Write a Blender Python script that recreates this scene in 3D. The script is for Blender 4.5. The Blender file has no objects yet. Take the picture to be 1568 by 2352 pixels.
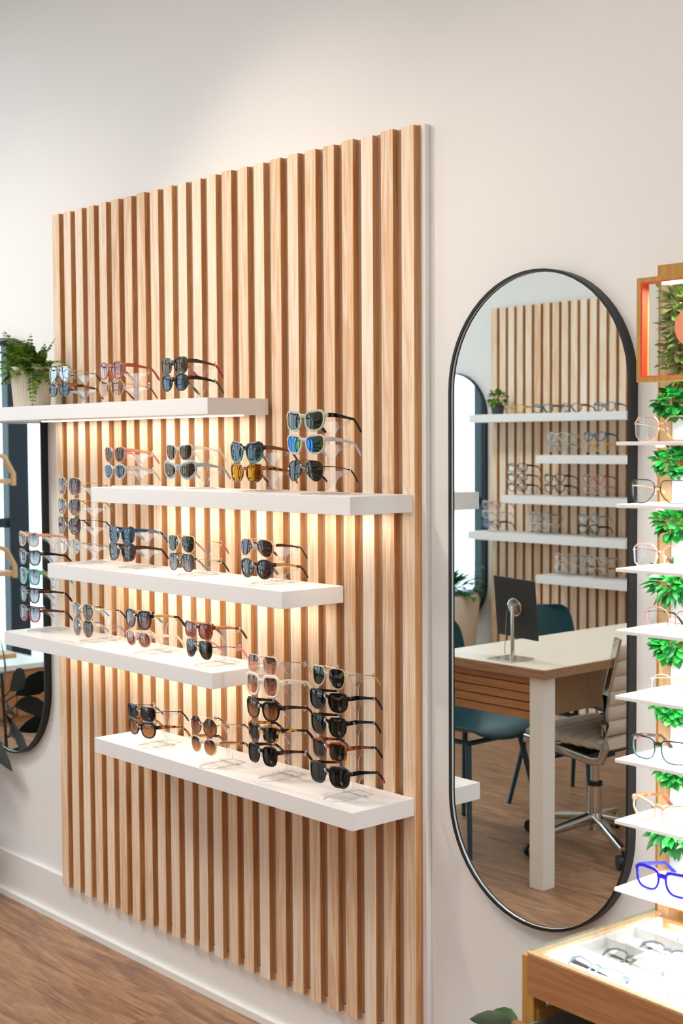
import bpy, bmesh, math, random
from mathutils import Vector, Matrix
C = bpy.context.scene.collection
S = bpy.context.scene
PI = math.pi

# ------------------------------------------------------------------ camera, world, lights, exposure
cam = bpy.data.cameras.new('camera'); camo = bpy.data.objects.new('camera', cam); C.objects.link(camo)
cam.sensor_fit = 'VERTICAL'; cam.sensor_height = 36; cam.sensor_width = 24; cam.lens = 48.52
yaw, pit, rol = math.radians(138.4946), math.radians(-2.8402), math.radians(-0.3178)
F = Vector((math.cos(yaw)*math.cos(pit), math.sin(yaw)*math.cos(pit), math.sin(pit)))
R0 = Vector((math.sin(yaw), -math.cos(yaw), 0)); U0 = R0.cross(F)
Rv = R0*math.cos(rol) + U0*math.sin(rol); Uv = -R0*math.sin(rol) + U0*math.cos(rol)
m = Matrix((( Rv.x, Uv.x, -F.x, 3.9494), (Rv.y, Uv.y, -F.y, -2.3242), (Rv.z, Uv.z, -F.z, 1.5925), (0, 0, 0, 1)))
camo.matrix_world = m
cam.dof.use_dof = True; cam.dof.focus_distance = 3.35; cam.dof.aperture_fstop = 5.6
cam.clip_start = 0.05
S.camera = camo

S.view_settings.view_transform = 'Standard'; S.view_settings.look = 'None'
S.view_settings.gamma = 1; S.view_settings.use_curve_mapping = False
S.view_settings.exposure = 0.32
cy = S.cycles
cy.max_bounces = 9; cy.diffuse_bounces = 5; cy.glossy_bounces = 5; cy.transmission_bounces = 4
cy.transparent_max_bounces = 40; cy.caustics_reflective = False; cy.caustics_refractive = False
cy.sample_clamp_indirect = 6; cy.use_denoising = True; cy.blur_glossy = 0.5

w = bpy.data.worlds.new('World'); S.world = w; w.use_nodes = True
wn = w.node_tree.nodes; bg = wn['Background']
bg.inputs[0].default_value = (0.80, 0.91, 1.0, 1); bg.inputs[1].default_value = 3.4

def area(name, loc, rot, sx, sy, energy, color=(1, 1, 1), portal=False, spread=PI):
    l = bpy.data.lights.new(name, 'AREA'); l.shape = 'RECTANGLE'; l.size = sx; l.size_y = sy
    l.energy = energy; l.color = color; l.spread = spread
    o = bpy.data.objects.new(name, l); C.objects.link(o); o.location = loc; o.rotation_euler = rot
    if portal: l.cycles.is_portal = True
    return o
# daylight enters through the glazed end wall
area('daylight_portal', (-4.0, -1.75, 1.45), (0, -PI/2, 0), 2.9, 3.5, 1, portal=True)
area('daylight_portal', (-2.95, -3.5, 1.4), (PI/2, 0, 0), 1.75, 2.6, 1, portal=True)
# soft fill lamps added below the ceiling, out of view, without fixtures
CW = (0.96, 0.985, 1.0)
for nm, x, y, e in (('ceiling_fill_lamp', 0.9, -1.8, 15), ('ceiling_fill_lamp', 3.0, -2.2, 16), ('ceiling_fill_lamp', -1.3, -1.6, 34), ('ceiling_fill_lamp', 5.0, -1.6, 14)):
    area(nm, (x, y, 3.17), (0, 0, 0), 1.2, 0.6, e, CW)
for x, y, tx, ty, tz, e in ((0.75, -1.08, 1.45, 0, 1.0, 48), (-0.55, -1.15, 0.1, 0, 1.1, 20), (1.9, -1.15, 2.4, 0, 1.3, 12)):
    l = bpy.data.lights.new('track_spot_lamp', 'SPOT'); l.energy = e; l.spot_size = 1.5; l.spot_blend = 1.0; l.shadow_soft_size = 0.022; l.color = (1, 0.83, 0.64)
    o = bpy.data.objects.new('track_spot_lamp', l); C.objects.link(o); o.location = (x, y, 3.1)
    o.rotation_euler = (Vector((tx, ty, tz)) - o.location).to_track_quat('-Z', 'Y').to_euler()

# ------------------------------------------------------------------ materials
def lin(h):
    if not isinstance(h, str): return h
    h = h.lstrip('#'); r = []
    for i in (0, 2, 4):
        v = int(h[i:i+2], 16)/255
        r.append(v/12.92 if v <= .04045 else ((v+.055)/1.055)**2.4)
    return tuple(r)
def c4(h): return (*lin(h), 1)
def newmat(name):
    mt = bpy.data.materials.new(name); mt.use_nodes = True
    nt = mt.node_tree; nt.nodes.clear()
    out = nt.nodes.new('ShaderNodeOutputMaterial')
    return mt, nt, out
def nd(nt, typ, **kw):
    n = nt.nodes.new('ShaderNode' + typ)
    for k, v in kw.items():
        if k.startswith('i_'):
            key = k[2:]; key = int(key) if key.isdigit() else key.replace('_', ' ')
            n.inputs[key].default_value = v
        else: setattr(n, k, v)
    return n
def ramp(nt, stops):
    r = nt.nodes.new('ShaderNodeValToRGB'); e = r.color_ramp.elements
    while len(e) > 1: e.remove(e[-1])
    e[0].position = stops[0][0]; e[0].color = c4(stops[0][1])
    for p, c in stops[1:]:
        q = e.new(p); q.color = c4(c)
    return r
def fres(nt, f0):
    """schlick reflectance that is the same from both sides of a thin sheet"""
    lw = nd(nt, 'LayerWeight'); lw.inputs[0].default_value = .5
    pw = nd(nt, 'Math', operation='POWER'); pw.inputs[1].default_value = 5; nt.links.new(lw.outputs['Facing'], pw.inputs[0])
    mr = nd(nt, 'MapRange'); mr.inputs[3].default_value = f0; mr.inputs[4].default_value = .9; nt.links.new(pw.outputs[0], mr.inputs[0])
    return mr
CACHE = {}
def plain(name, col, rough=.5, metal=0, spec=.5, bump=0, bscale=200, coat=0, emit=0):
    k = ('p', name)
    if k in CACHE: return CACHE[k]
    mt, nt, out = newmat(name)
    b = nd(nt, 'BsdfPrincipled'); b.inputs['Base Color'].default_value = c4(col)
    b.inputs['Roughness'].default_value = rough; b.inputs['Metallic'].default_value = metal
    b.inputs['Specular IOR Level'].default_value = spec; b.inputs['Coat Weight'].default_value = coat
    if emit: b.inputs['Emission Color'].default_value = c4(col); b.inputs['Emission Strength'].default_value = emit
    # a little tone variation so that no surface is perfectly flat
    tc = nd(nt, 'TexCoord'); n = nd(nt, 'TexNoise'); n.inputs['Scale'].default_value = 9 if not bump else bscale
    nt.links.new(tc.outputs['Object'], n.inputs['Vector'])
    if bump:
        bp = nd(nt, 'Bump'); bp.inputs['Strength'].default_value = bump; bp.inputs['Distance'].default_value = .002
        nt.links.new(n.outputs[0], bp.inputs['Height']); nt.links.new(bp.outputs[0], b.inputs['Normal'])
    else:
        mr = nd(nt, 'MapRange'); mr.inputs[3].default_value = max(0, rough-.04); mr.inputs[4].default_value = min(1, rough+.04)
        nt.links.new(n.outputs[0], mr.inputs[0]); nt.links.new(mr.outputs[0], b.inputs['Roughness'])
    nt.links.new(b.outputs[0], out.inputs[0]); CACHE[k] = mt; return mt
def wood(name, cols, axis='z', scale=1.0, rough=.5, stretch=22, var=.35, island=True, contrast=1.0):
    """grain stretched along an axis, tone varied from board to board"""
    mt, nt, out = newmat(name); L = nt.links.new
    tc = nd(nt, 'TexCoord'); mp = nd(nt, 'Mapping')
    sc = {'x': (1, stretch, stretch), 'y': (stretch, 1, stretch), 'z': (stretch, stretch, 1)}[axis]
    mp.inputs['Scale'].default_value = [s*scale for s in sc]
    L(tc.outputs['Object'], mp.inputs['Vector'])
    geo = nd(nt, 'NewGeometry')
    add = nd(nt, 'VectorMath', operation='ADD'); mul = nd(nt, 'Math', operation='MULTIPLY'); mul.inputs[1].default_value = 37.0
    L(geo.outputs['Random Per Island'], mul.inputs[0]); L(mp.outputs[0], add.inputs[0])
    if island: L(mul.outputs[0], add.inputs[1])
    n1 = nd(nt, 'TexNoise'); n1.inputs['Scale'].default_value = 1.1; n1.inputs['Detail'].default_value = 3; n1.inputs['Distortion'].default_value = .8
    n2 = nd(nt, 'TexNoise'); n2.inputs['Scale'].default_value = 7; n2.inputs['Detail'].default_value = 4
    L(add.outputs[0], n1.inputs['Vector']); L(add.outputs[0], n2.inputs['Vector'])
    wv = nd(nt, 'Math', operation='SINE'); m3 = nd(nt, 'Math', operation='MULTIPLY'); m3.inputs[1].default_value = 26
    L(n1.outputs[0], m3.inputs[0]); L(m3.outputs[0], wv.inputs[0])
    a = nd(nt, 'Math', operation='MULTIPLY_ADD'); a.inputs[1].default_value = .13*contrast; L(wv.outputs[0], a.inputs[0])
    b2 = nd(nt, 'Math', operation='MULTIPLY_ADD'); b2.inputs[1].default_value = .5*contrast; b2.inputs[2].default_value = .5-.25*contrast
    L(n2.outputs[0], b2.inputs[0]); L(b2.outputs[0], a.inputs[2])
    f = nd(nt, 'Math', operation='MULTIPLY_ADD'); f.inputs[1].default_value = var; L(geo.outputs['Random Per Island'], f.inputs[0])
    sub = nd(nt, 'Math', operation='SUBTRACT'); sub.inputs[1].default_value = var*.5; L(a.outputs[0], sub.inputs[0]); L(sub.outputs[0], f.inputs[2])
    r = ramp(nt, [(0.2, cols[0]), (.5, cols[1]), (.8, cols[2])])
    if island: L(f.outputs[0], r.inputs[0])
    else: L(a.outputs[0], r.inputs[0])
    b = nd(nt, 'BsdfPrincipled'); b.inputs['Roughness'].default_value = rough; b.inputs['Specular IOR Level'].default_value = .35
    L(r.outputs[0], b.inputs['Base Color'])
    bp = nd(nt, 'Bump'); bp.inputs['Strength'].default_value = .08; bp.inputs['Distance'].default_value = .002
    L(n2.outputs[0], bp.inputs['Height']); L(bp.outputs[0], b.inputs['Normal'])
    L(b.outputs[0], out.inputs[0]); return mt
def clear(name, tint, gloss=.0, rough=.03, white=0.0):
    """thin clear plastic or glass: straight-through tint plus fresnel reflection"""
    k = ('c', name)
    if k in CACHE: return CACHE[k]
    mt, nt, out = newmat(name); L = nt.links.new
    t = nd(nt, 'BsdfTransparent'); t.inputs[0].default_value = c4(tint)
    base = t.outputs[0]
    if white:
        d = nd(nt, 'BsdfPrincipled'); d.inputs['Base Color'].default_value = (min(1, lin(tint)[0]+.0), lin(tint)[1], lin(tint)[2], 1); d.inputs['Roughness'].default_value = .2
        mx0 = nd(nt, 'MixShader'); mx0.inputs[0].default_value = white; L(base, mx0.inputs[1]); L(d.outputs[0], mx0.inputs[2]); base = mx0.outputs[0]
    g = nd(nt, 'BsdfGlossy'); g.inputs['Roughness'].default_value = rough
    mr = fres(nt, .03+gloss)
    mx = nd(nt, 'MixShader'); L(mr.outputs[0], mx.inputs[0]); L(base, mx.inputs[1]); L(g.outputs[0], mx.inputs[2])
    L(mx.outputs[0], out.inputs[0]); CACHE[k] = mt; return mt
def lensmat(name, top, bot, mirror=.06, mcol='ffffff', mcol2=None):
    k = ('l', name)
    if k in CACHE: return CACHE[k]
    mt, nt, out = newmat(name); L = nt.links.new
    tc = nd(nt, 'TexCoord'); sp = nd(nt, 'SeparateXYZ'); L(tc.outputs['Generated'], sp.inputs[0])
    r = ramp(nt, [(.2, bot), (.95, top)]); L(sp.outputs[2], r.inputs[0])
    t = nd(nt, 'BsdfTransparent'); L(r.outputs[0], t.inputs[0])
    d = nd(nt, 'BsdfDiffuse'); L(r.outputs[0], d.inputs[0])
    m0 = nd(nt, 'MixShader'); m0.inputs[0].default_value = .3; L(t.outputs[0], m0.inputs[1]); L(d.outputs[0], m0.inputs[2])
    g = nd(nt, 'BsdfGlossy'); g.inputs['Roughness'].default_value = .015
    if mcol2:
        r2 = ramp(nt, [(.1, mcol), (.9, mcol2)]); L(sp.outputs[0], r2.inputs[0]); L(r2.outputs[0], g.inputs[0])
    else: g.inputs[0].default_value = c4(mcol)
    mr = fres(nt, mirror)
    mx = nd(nt, 'MixShader'); L(mr.outputs[0], mx.inputs[0]); L(m0.outputs[0], mx.inputs[1]); L(g.outputs[0], mx.inputs[2])
    L(mx.outputs[0], out.inputs[0]); CACHE[k] = mt; return mt
def tortoise(name, dark, light, scale=95, bias=.5):
    k = ('t', name)
    if k in CACHE: return CACHE[k]
    mt, nt, out = newmat(name); L = nt.links.new
    tc = nd(nt, 'TexCoord'); n = nd(nt, 'TexNoise'); n.inputs['Scale'].default_value = scale; n.inputs['Detail'].default_value = 2; n.inputs['Distortion'].default_value = .6
    L(tc.outputs['Object'], n.inputs['Vector'])
    r = ramp(nt, [(bias-.06, dark), (bias+.06, light)]); L(n.outputs[0], r.inputs[0])
    b = nd(nt, 'BsdfPrincipled'); b.inputs['Roughness'].default_value = .15; L(r.outputs[0], b.inputs['Base Color'])
    L(b.outputs[0], out.inputs[0]); CACHE[k] = mt; return mt
def twotone(name, top, bot, mid=.45):
    k = ('w', name)
    if k in CACHE: return CACHE[k]
    mt, nt, out = newmat(name); L = nt.links.new
    tc = nd(nt, 'TexCoord'); sp = nd(nt, 'SeparateXYZ'); L(tc.outputs['Generated'], sp.inputs[0])
    r = ramp(nt, [(mid-.2, bot), (mid+.2, top)]); L(sp.outputs[2], r.inputs[0])
    b = nd(nt, 'BsdfPrincipled'); b.inputs['Roughness'].default_value = .15; L(r.outputs[0], b.inputs['Base Color'])
    L(b.outputs[0], out.inputs[0]); CACHE[k] = mt; return mt
def leafmat(name, cols, rough=.45, trans=.25):
    k = ('f', name)
    if k in CACHE: return CACHE[k]
    mt, nt, out = newmat(name); L = nt.links.new
    geo = nd(nt, 'NewGeometry'); r = ramp(nt, [(i/(len(cols)-1), c) for i, c in enumerate(cols)]); L(geo.outputs['Random Per Island'], r.inputs[0])
    b = nd(nt, 'BsdfPrincipled'); b.inputs['Roughness'].default_value = rough; L(r.outputs[0], b.inputs['Base Color'])
    t = nd(nt, 'BsdfTranslucent'); L(r.outputs[0], t.inputs[0])
    mx = nd(nt, 'MixShader'); mx.inputs[0].default_value = trans; L(b.outputs[0], mx.inputs[1]); L(t.outputs[0], mx.inputs[2])
    L(mx.outputs[0], out.inputs[0]); CACHE[k] = mt; return mt
def emis(name, col, st):
    mt, nt, out = newmat(name); e = nd(nt, 'Emission'); e.inputs[0].default_value = c4(col); e.inputs[1].default_value = st
    nt.links.new(e.outputs[0], out.inputs[0]); return mt

M_WALL = plain('painted_wall', 'eae9e8', .75, bump=.05, bscale=260)
M_CEIL = plain('ceiling_paint', 'f0eeea', .9, bump=.03)
M_TRIM = plain('white_trim_paint', 'eceae7', .4)
M_SHELF = plain('white_laminate', 'e8e6e6', .45, bump=.03, bscale=500)
M_BLACK = plain('black_metal', '0b0b0d', .42)
M_STEEL = plain('dark_window_frame', '1b2a38', .45)
M_CHROME = plain('chrome', 'c9c6c0', .12, metal=1)
M_MIRROR, _nt, _o = newmat('mirror_silver')
_g = nd(_nt, 'BsdfGlossy'); _g.inputs[0].default_value = (.82, .87, .86, 1); _g.inputs['Roughness'].default_value = 0; _nt.links.new(_g.outputs[0], _o.inputs[0])
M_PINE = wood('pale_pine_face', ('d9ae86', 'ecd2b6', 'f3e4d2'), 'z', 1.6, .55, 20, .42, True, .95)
M_PINE_EDGE = wood('deep_pine_edge', ('b27a48', 'c9935f', 'd8aa7b'), 'z', 1.6, .5, 24, .3, True, 1.1)  # deeper, more orange tone for the side faces of the slats
M_OAK = wood('oak_veneer', ('94623a', 'a8744a', 'b98758'), 'x', 2.2, .5, 18, .1, False, .9)
M_OAKV = wood('oak_upright', ('a9772f', 'b98a45', 'c89a58'), 'z', 2.2, .5, 18, .1, False, .8)
M_LIGHTWOOD = wood('light_ash', ('c99d6c', 'd8b084', 'e3c29c'), 'z', 2.2, .5, 18, .1, False, .8)
M_PLY = wood('ply_edge', ('7d5e44', '9a7657', 'b48f6c'), 'x', 2.0, .5, 40, .1, False, 1.2)
M_ACR = clear('clear_acrylic', (.992, .992, .992), .01, .02, .02)
M_ACRE = clear('acrylic_edge', (.97, .97, .97), .16, .06, .42)
M_PEG = clear('acrylic_peg', (.97, .97, .97), .12, .08, .5)
M_GLASS = clear('window_glass', (.93, .97, .96), .02, .0)
M_TGLASS = clear('table_glass', (.98, .995, .99), .0, .0)
M_GEDGE = clear('glass_green_edge', (.50, .72, .66), .12, .1, .15)
M_POT = plain('ribbed_white_ceramic', 'e6dccd', .55)
M_WHITE = plain('matt_white', 'f2f2f2', .5)
M_TEAL = plain('teal_plastic', '0c4652', .42)
M_TEALD = plain('dark_teal_steel', '123a4a', .35)
M_PAD = plain('beige_upholstery', 'cdc1b2', .6, bump=.05, bscale=300)
M_DKGRN = leafmat('dark_leaf', ('17210f', '22301a', '1a2616'), .35, .08)
M_FERN = leafmat('fern_leaf', ('3f5a1c', '5a8226', '86a83a', '4a6c22'), .5, .25)
M_GREEN = leafmat('bright_artificial_leaf', ('05401a', '0d6a22', '1e9030', '0a5228', '46ac3c'), .4, .25)
M_MOSS = leafmat('dusky_leaf', ('42522a', '6a8232', '9ab848', '54402e', '70a862'), .5, .2)
M_STEM = plain('plant_stem', '4b5a2a', .6)
M_SOIL = plain('potting_soil', '2e2319', .9)

# ------------------------------------------------------------------ mesh helpers
class MB:
    def __init__(s): s.v = []; s.f = []; s.m = []
    def add(s, vs, fs, mi=0):
        o = len(s.v); s.v += [tuple(v) for v in vs]
        for f in fs: s.f.append([i+o for i in f]); s.m.append(mi)
        return s
    def box(s, x0, x1, y0, y1, z0, z1, mi=0, side=None, tr=None):
        vs = [(x, y, z) for z in (z0, z1) for y in (y0, y1) for x in (x0, x1)]
        if tr: vs = [tr @ Vector(v) for v in vs]
        fs = [(0, 2, 3, 1), (4, 5, 7, 6), (0, 1, 5, 4), (2, 6, 7, 3), (0, 4, 6, 2), (1, 3, 7, 5)]
        o = len(s.v); s.v += [tuple(v) for v in vs]
        for k, f in enumerate(fs): s.f.append([i+o for i in f]); s.m.append(side if side is not None and k >= 4 else mi)
        return s
    def bar(s, pts, secs, mi=0, up=(0, 0, 1), cap=True, n=8, sq=False):
        """sweep an ellipse/rounded box of half sizes secs[i]=(a,b) along pts; a is across (side), b along up"""
        P = [Vector(p) for p in pts]; rings = []
        for i, p in enumerate(P):
            t = (P[min(i+1, len(P)-1)] - P[max(i-1, 0)]).normalized()
            u = Vector(up); sd = t.cross(u)
            if sd.length < 1e-5: sd = t.cross(Vector((0, 1, 0)))
            sd.normalize(); uu = sd.cross(t).normalized()
            a, b = secs[i] if isinstance(secs, list) else secs
            r = []
            for k in range(n):
                th = 2*PI*(k+.5)/n; c, q = math.cos(th), math.sin(th)
                if sq: c = math.copysign(abs(c)**.45, c); q = math.copysign(abs(q)**.45, q)
                r.append(p + sd*(a*c) + uu*(b*q))
            rings.append(r)
        o = len(s.v)
        for r in rings: s.v += [tuple(v) for v in r]
        for i in range(len(P)-1):
            for k in range(n):
                a0 = o+i*n+k; a1 = o+i*n+(k+1) % n; s.f.append([a0, a1, a1+n, a0+n]); s.m.append(mi)
        if cap:
            s.f.append([o+k for k in range(n)][::-1]); s.m.append(mi)
            e = o+(len(P)-1)*n; s.f.append([e+k for k in range(n)]); s.m.append(mi)
        return s
    def tube(s, pts, r, mi=0, n=8): return s.bar(pts, (r, r) if not isinstance(r, list) else [(q, q) for q in r], mi, n=n)
    def lathe(s, prof, cx=0, cy=0, n=32, mi=0, cap=True, rib=0, nr=0):
        o = len(s.v)
        for (r, z) in prof:
            for k in range(n):
                th = 2*PI*k/n; rr = r*(1+(rib*math.cos(nr*th) if r > .5*max(p[0] for p in prof) else 0))
                s.v.append((cx+rr*math.cos(th), cy+rr*math.sin(th), z))
        for i in range(len(prof)-1):
            for k in range(n):
                a0 = o+i*n+k; a1 = o+i*n+(k+1) % n; s.f.append([a0, a1, a1+n, a0+n]); s.m.append(mi)
        if cap:
            s.f.append([o+k for k in range(n)][::-1]); s.m.append(mi)
            e = o+(len(prof)-1)*n; s.f.append([e+k for k in range(n)]); s.m.append(mi)
        return s
    def leaf(s, b, d, nrm, L, W, fold=.25, droop=.2, mi=0, rows=3):
        d = Vector(d).normalized(); nrm = Vector(nrm); sd = d.cross(nrm)
        if sd.length < 1e-4: sd = d.cross(Vector((.3, .5, .8)))
        sd.normalize(); up = sd.cross(d).normalized(); b = Vector(b); o = len(s.v)
        pr = {5: ((0, .10), (.18, .62), (.42, 1), (.66, .92), (.86, .52), (1, 0)), 3: ((0, .12), (.4, 1), (.78, .72), (1, 0)), 2: ((0, .15), (.5, 1), (1, 0))}[rows]
        for t, ww in pr:
            c = b + d*(L*t) - up*(droop*L*t*t)
            s.v += [tuple(c - sd*(W*.5*ww) + up*(fold*W*.5*ww)), tuple(c), tuple(c + sd*(W*.5*ww) + up*(fold*W*.5*ww))]
        for i in range(len(pr)-1):
            q = o+i*3
            s.f += [[q, q+1, q+4, q+3], [q+1, q+2, q+5, q+4]]; s.m += [mi, mi]
        return s
    def prism(s, outline, y0, y1, mi=0, side=None, plane='xz'):
        """extrude a closed 2D outline; plane xz -> along y, yz -> along x, xy -> along z"""
        def pt(a, b, c): return {'xz': (a, c, b), 'yz': (c, a, b), 'xy': (a, b, c)}[plane]
        n = len(outline); o = len(s.v)
        s.v += [pt(a, b, y0) for a, b in outline] + [pt(a, b, y1) for a, b in outline]
        sm = mi if side is None else side
        s.f.append([o+i for i in range(n)]); s.m.append(mi); s.f.append([o+n+i for i in range(n)][::-1]); s.m.append(mi)
        for i in range(n):
            j = (i+1) % n; s.f.append([o+i, o+j, o+n+j, o+n+i]); s.m.append(sm)
        return s
    def mesh(s, name, mats, smooth=False, bevel=0, angle=.6):
        me = bpy.data.meshes.new(name); me.from_pydata(s.v, [], s.f); me.update()
        for q in (mats if isinstance(mats, (list, tuple)) else [mats]): me.materials.append(q)
        me.polygons.foreach_set('material_index', s.m)
        bm = bmesh.new(); bm.from_mesh(me); bmesh.ops.recalc_face_normals(bm, faces=bm.faces)
        big = [f for f in bm.faces if len(f.verts) > 8]
        if big: bmesh.ops.triangulate(bm, faces=big)
        if bevel: bmesh.ops.bevel(bm, geom=bm.edges[:], offset=bevel, segments=2, profile=.7, affect='EDGES', clamp_overlap=True)
        if smooth:
            for f in bm.faces: f.smooth = True
            for e in bm.edges:
                if len(e.link_faces) == 2 and e.calc_face_angle(0) > angle: e.smooth = False
        bm.to_mesh(me); bm.free(); return me
    def obj(s, name, mats, parent=None, **kw):
        o = bpy.data.objects.new(name, s.mesh(name, mats, **kw)); C.objects.link(o)
        if parent: o.parent = parent
        return o
def tag(o, label=None, cat=None, group=None, kind=None):
    if label: o['label'] = label
    if cat: o['category'] = cat
    if group: o['group'] = group
    if kind: o['kind'] = kind
    return o
def thing(name, label, cat, loc=(0, 0, 0), rz=0, group=None):
    o = bpy.data.objects.new(name, None); C.objects.link(o); o.location = loc; o.rotation_euler = (0, 0, rz); o.empty_display_size = .05
    return tag(o, label, cat, group)
def struct(o, label=None, cat=None): return tag(o, label, cat, kind='structure')
def copy_tree(o, parent=None):
    c = o.copy(); C.objects.link(c)
    if parent: c.parent = parent
    for ch in o.children: copy_tree(ch, c)
    return c
rnd = random.Random(7)

# ------------------------------------------------------------------ room shell
XL, XR, YB, ZC = -4.0, 6.0, -3.505, 3.2
struct(MB().box(XL-.15, XR+.15, YB-.15, .15, -.1, 0).obj('floor', None), 'brown oak vinyl plank floor', 'floor')
def floormat():
    mt, nt, out = newmat('vinyl_planks'); L = nt.links.new
    tc = nd(nt, 'TexCoord'); mp = nd(nt, 'Mapping'); L(tc.outputs['Object'], mp.inputs[0])
    br = nd(nt, 'TexBrick'); br.offset = .37; br.inputs['Scale'].default_value = 1; br.inputs['Brick Width'].default_value = 1.22; br.inputs['Row Height'].default_value = .18
    br.inputs['Mortar Size'].default_value = .0012; br.inputs['Color1'].default_value = (.2, .2, .2, 1); br.inputs['Color2'].default_value = (.8, .8, .8, 1); br.inputs['Mortar'].default_value = (0.35, 0.35, 0.35, 1)
    L(mp.outputs[0], br.inputs['Vector'])
    mp2 = nd(nt, 'Mapping'); mp2.inputs['Scale'].default_value = (2.2, 16, 1); L(tc.outputs['Object'], mp2.inputs[0])
    ad = nd(nt, 'VectorMath', operation='MULTIPLY_ADD'); ad.inputs[1].default_value = (9, 9, 9); L(br.outputs['Color'], ad.inputs[0]); L(mp2.outputs[0], ad.inputs[2])
    n = nd(nt, 'TexNoise'); n.inputs['Scale'].default_value = 1.3; n.inputs['Detail'].default_value = 6; n.inputs['Distortion'].default_value = 1.6; L(ad.outputs[0], n.inputs['Vector'])
    n2 = nd(nt, 'TexNoise'); n2.inputs['Scale'].default_value = 9; n2.inputs['Detail'].default_value = 5; L(ad.outputs[0], n2.inputs['Vector'])
    s1 = nd(nt, 'Math', operation='MULTIPLY_ADD'); s1.inputs[1].default_value = .45; L(n2.outputs[0], s1.inputs[0]); L(n.outputs[0], s1.inputs[2])
    s2 = nd(nt, 'Math', operation='MULTIPLY_ADD'); s2.inputs[1].default_value = .12; L(br.outputs['Color'], s2.inputs[0]); L(s1.outputs[0], s2.inputs[2])
    r = ramp(nt, [(.5, '6a4c38'), (.72, '8f694e'), (.95, 'ad8565')]); L(s2.outputs[0], r.inputs[0])
    b = nd(nt, 'BsdfPrincipled'); b.inputs['Roughness'].default_value = .42; L(r.outputs[0], b.inputs['Base Color'])
    bp = nd(nt, 'Bump'); bp.inputs['Strength'].default_value = .06; L(s1.outputs[0], bp.inputs['Height']); L(bp.outputs[0], b.inputs['Normal'])
    L(b.outputs[0], out.inputs[0]); return mt
bpy.data.objects['floor'].data.materials.clear(); bpy.data.objects['floor'].data.materials.append(floormat())
struct(MB().box(XL-.15, XR+.15, YB-.15, .15, ZC, ZC+.1).obj('ceiling', M_CEIL), 'white ceiling', 'ceiling')
struct(MB().box(XL-.15, XR+.15, 0, .12, 0, ZC).obj('wall_back', M_WALL), 'off white wall behind the slat panel', 'wall')
wf = MB(); wf.box(-2.1, XR+.15, YB-.12, YB, 0, ZC); wf.box(XL-.15, -3.85, YB-.12, YB, 0, ZC); wf.box(-3.85, -2.1, YB-.12, YB, 2.72, ZC)
struct(wf.obj('wall_front', M_WALL), 'off white wall opposite the sunglasses', 'wall')
struct(MB().box(XR, XR+.12, YB, 0, 0, ZC).obj('wall_right', M_WALL), 'off white end wall', 'wall')
# glazed left end wall: piers, head and two windows
lw = MB(); lw.box(XL-.12, XL, -.12, 0, 0, ZC); lw.box(XL-.12, XL, YB, -3.40, 0, ZC); lw.box(XL-.12, XL, YB, 0, 2.72, ZC)
struct(lw.obj('wall_left', M_WALL), 'white piers of the glazed end wall', 'wall')
def storefront(name, y0, y1, posts, rails, lab):
    w_ = MB()
    for y in posts: w_.box(XL-.09, XL-.01, y-.035, y+.035, 0, 2.72)
    for z in rails: w_.box(XL-.08, XL-.02, y0, y1, z-.03, z+.03)
    r = thing(name, lab, 'window', (0, 0, 0)); r['kind'] = 'structure'
    w_.obj('window_frame', M_STEEL, r); MB().box(XL-.055, XL-.049, y0, y1, 0, 2.72).obj('pane', M_GLASS, r)
    return r
storefront('window_1', -2.08, -.12, (-2.045, -1.975, -1.28, -.6, -.15), (.05, 1.10, 2.25, 2.69), 'dark steel framed shop window at the end of the room')
storefront('window_2', -3.40, -2.08, (-3.36, -2.92, -2.49), (.05, 2.25, 2.69), 'dark steel framed shop door glazing')
w3 = thing('window_3', 'dark steel framed shop window in the opposite wall near the corner', 'window'); w3['kind'] = 'structure'
w_ = MB()
for x in (-3.82, -3.25, -2.70, -2.13): w_.box(x-.03, x+.03, YB-.09, YB-.01, 0, 2.72)
for z in (.05, .75, 1.10, 1.8, 2.25, 2.69): w_.box(-3.85, -2.1, YB-.08, YB-.02, z-.025, z+.025)
w_.obj('window_frame', M_STEEL, w3); MB().box(-3.85, -2.1, YB-.055, YB-.049, 0, 2.72).obj('pane', M_GLASS, w3)
mbp = MB(); mbp.box(XL-2.5, XL-.16, YB-2.5, 2, -.12, -.02); mbp.box(XL-.16, 0, YB-2.5, YB-.16, -.12, -.02)
struct(mbp.obj('pavement', plain('concrete_pavement', 'b9bcc0', .8)), 'pale concrete pavement outside the shop window', 'pavement')
bb = MB(); bb.box(XL, XR, -.015, 0, 0.012, .152); bb.box(XL, XR, -.03, 0, 0, .02)
struct(bb.obj('baseboard_back', M_TRIM), 'white painted skirting board under the slat panel', 'baseboard')
b2 = MB().box(-2.1, XR, YB, YB+.015, 0, .152)
struct(b2.obj('baseboard_front', M_TRIM), 'white skirting on the opposite wall', 'baseboard')

M_BACK = plain('shade_tan_backing', 'b79a80', .7)  # shade of the gaps between slats put into the board colour
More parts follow.
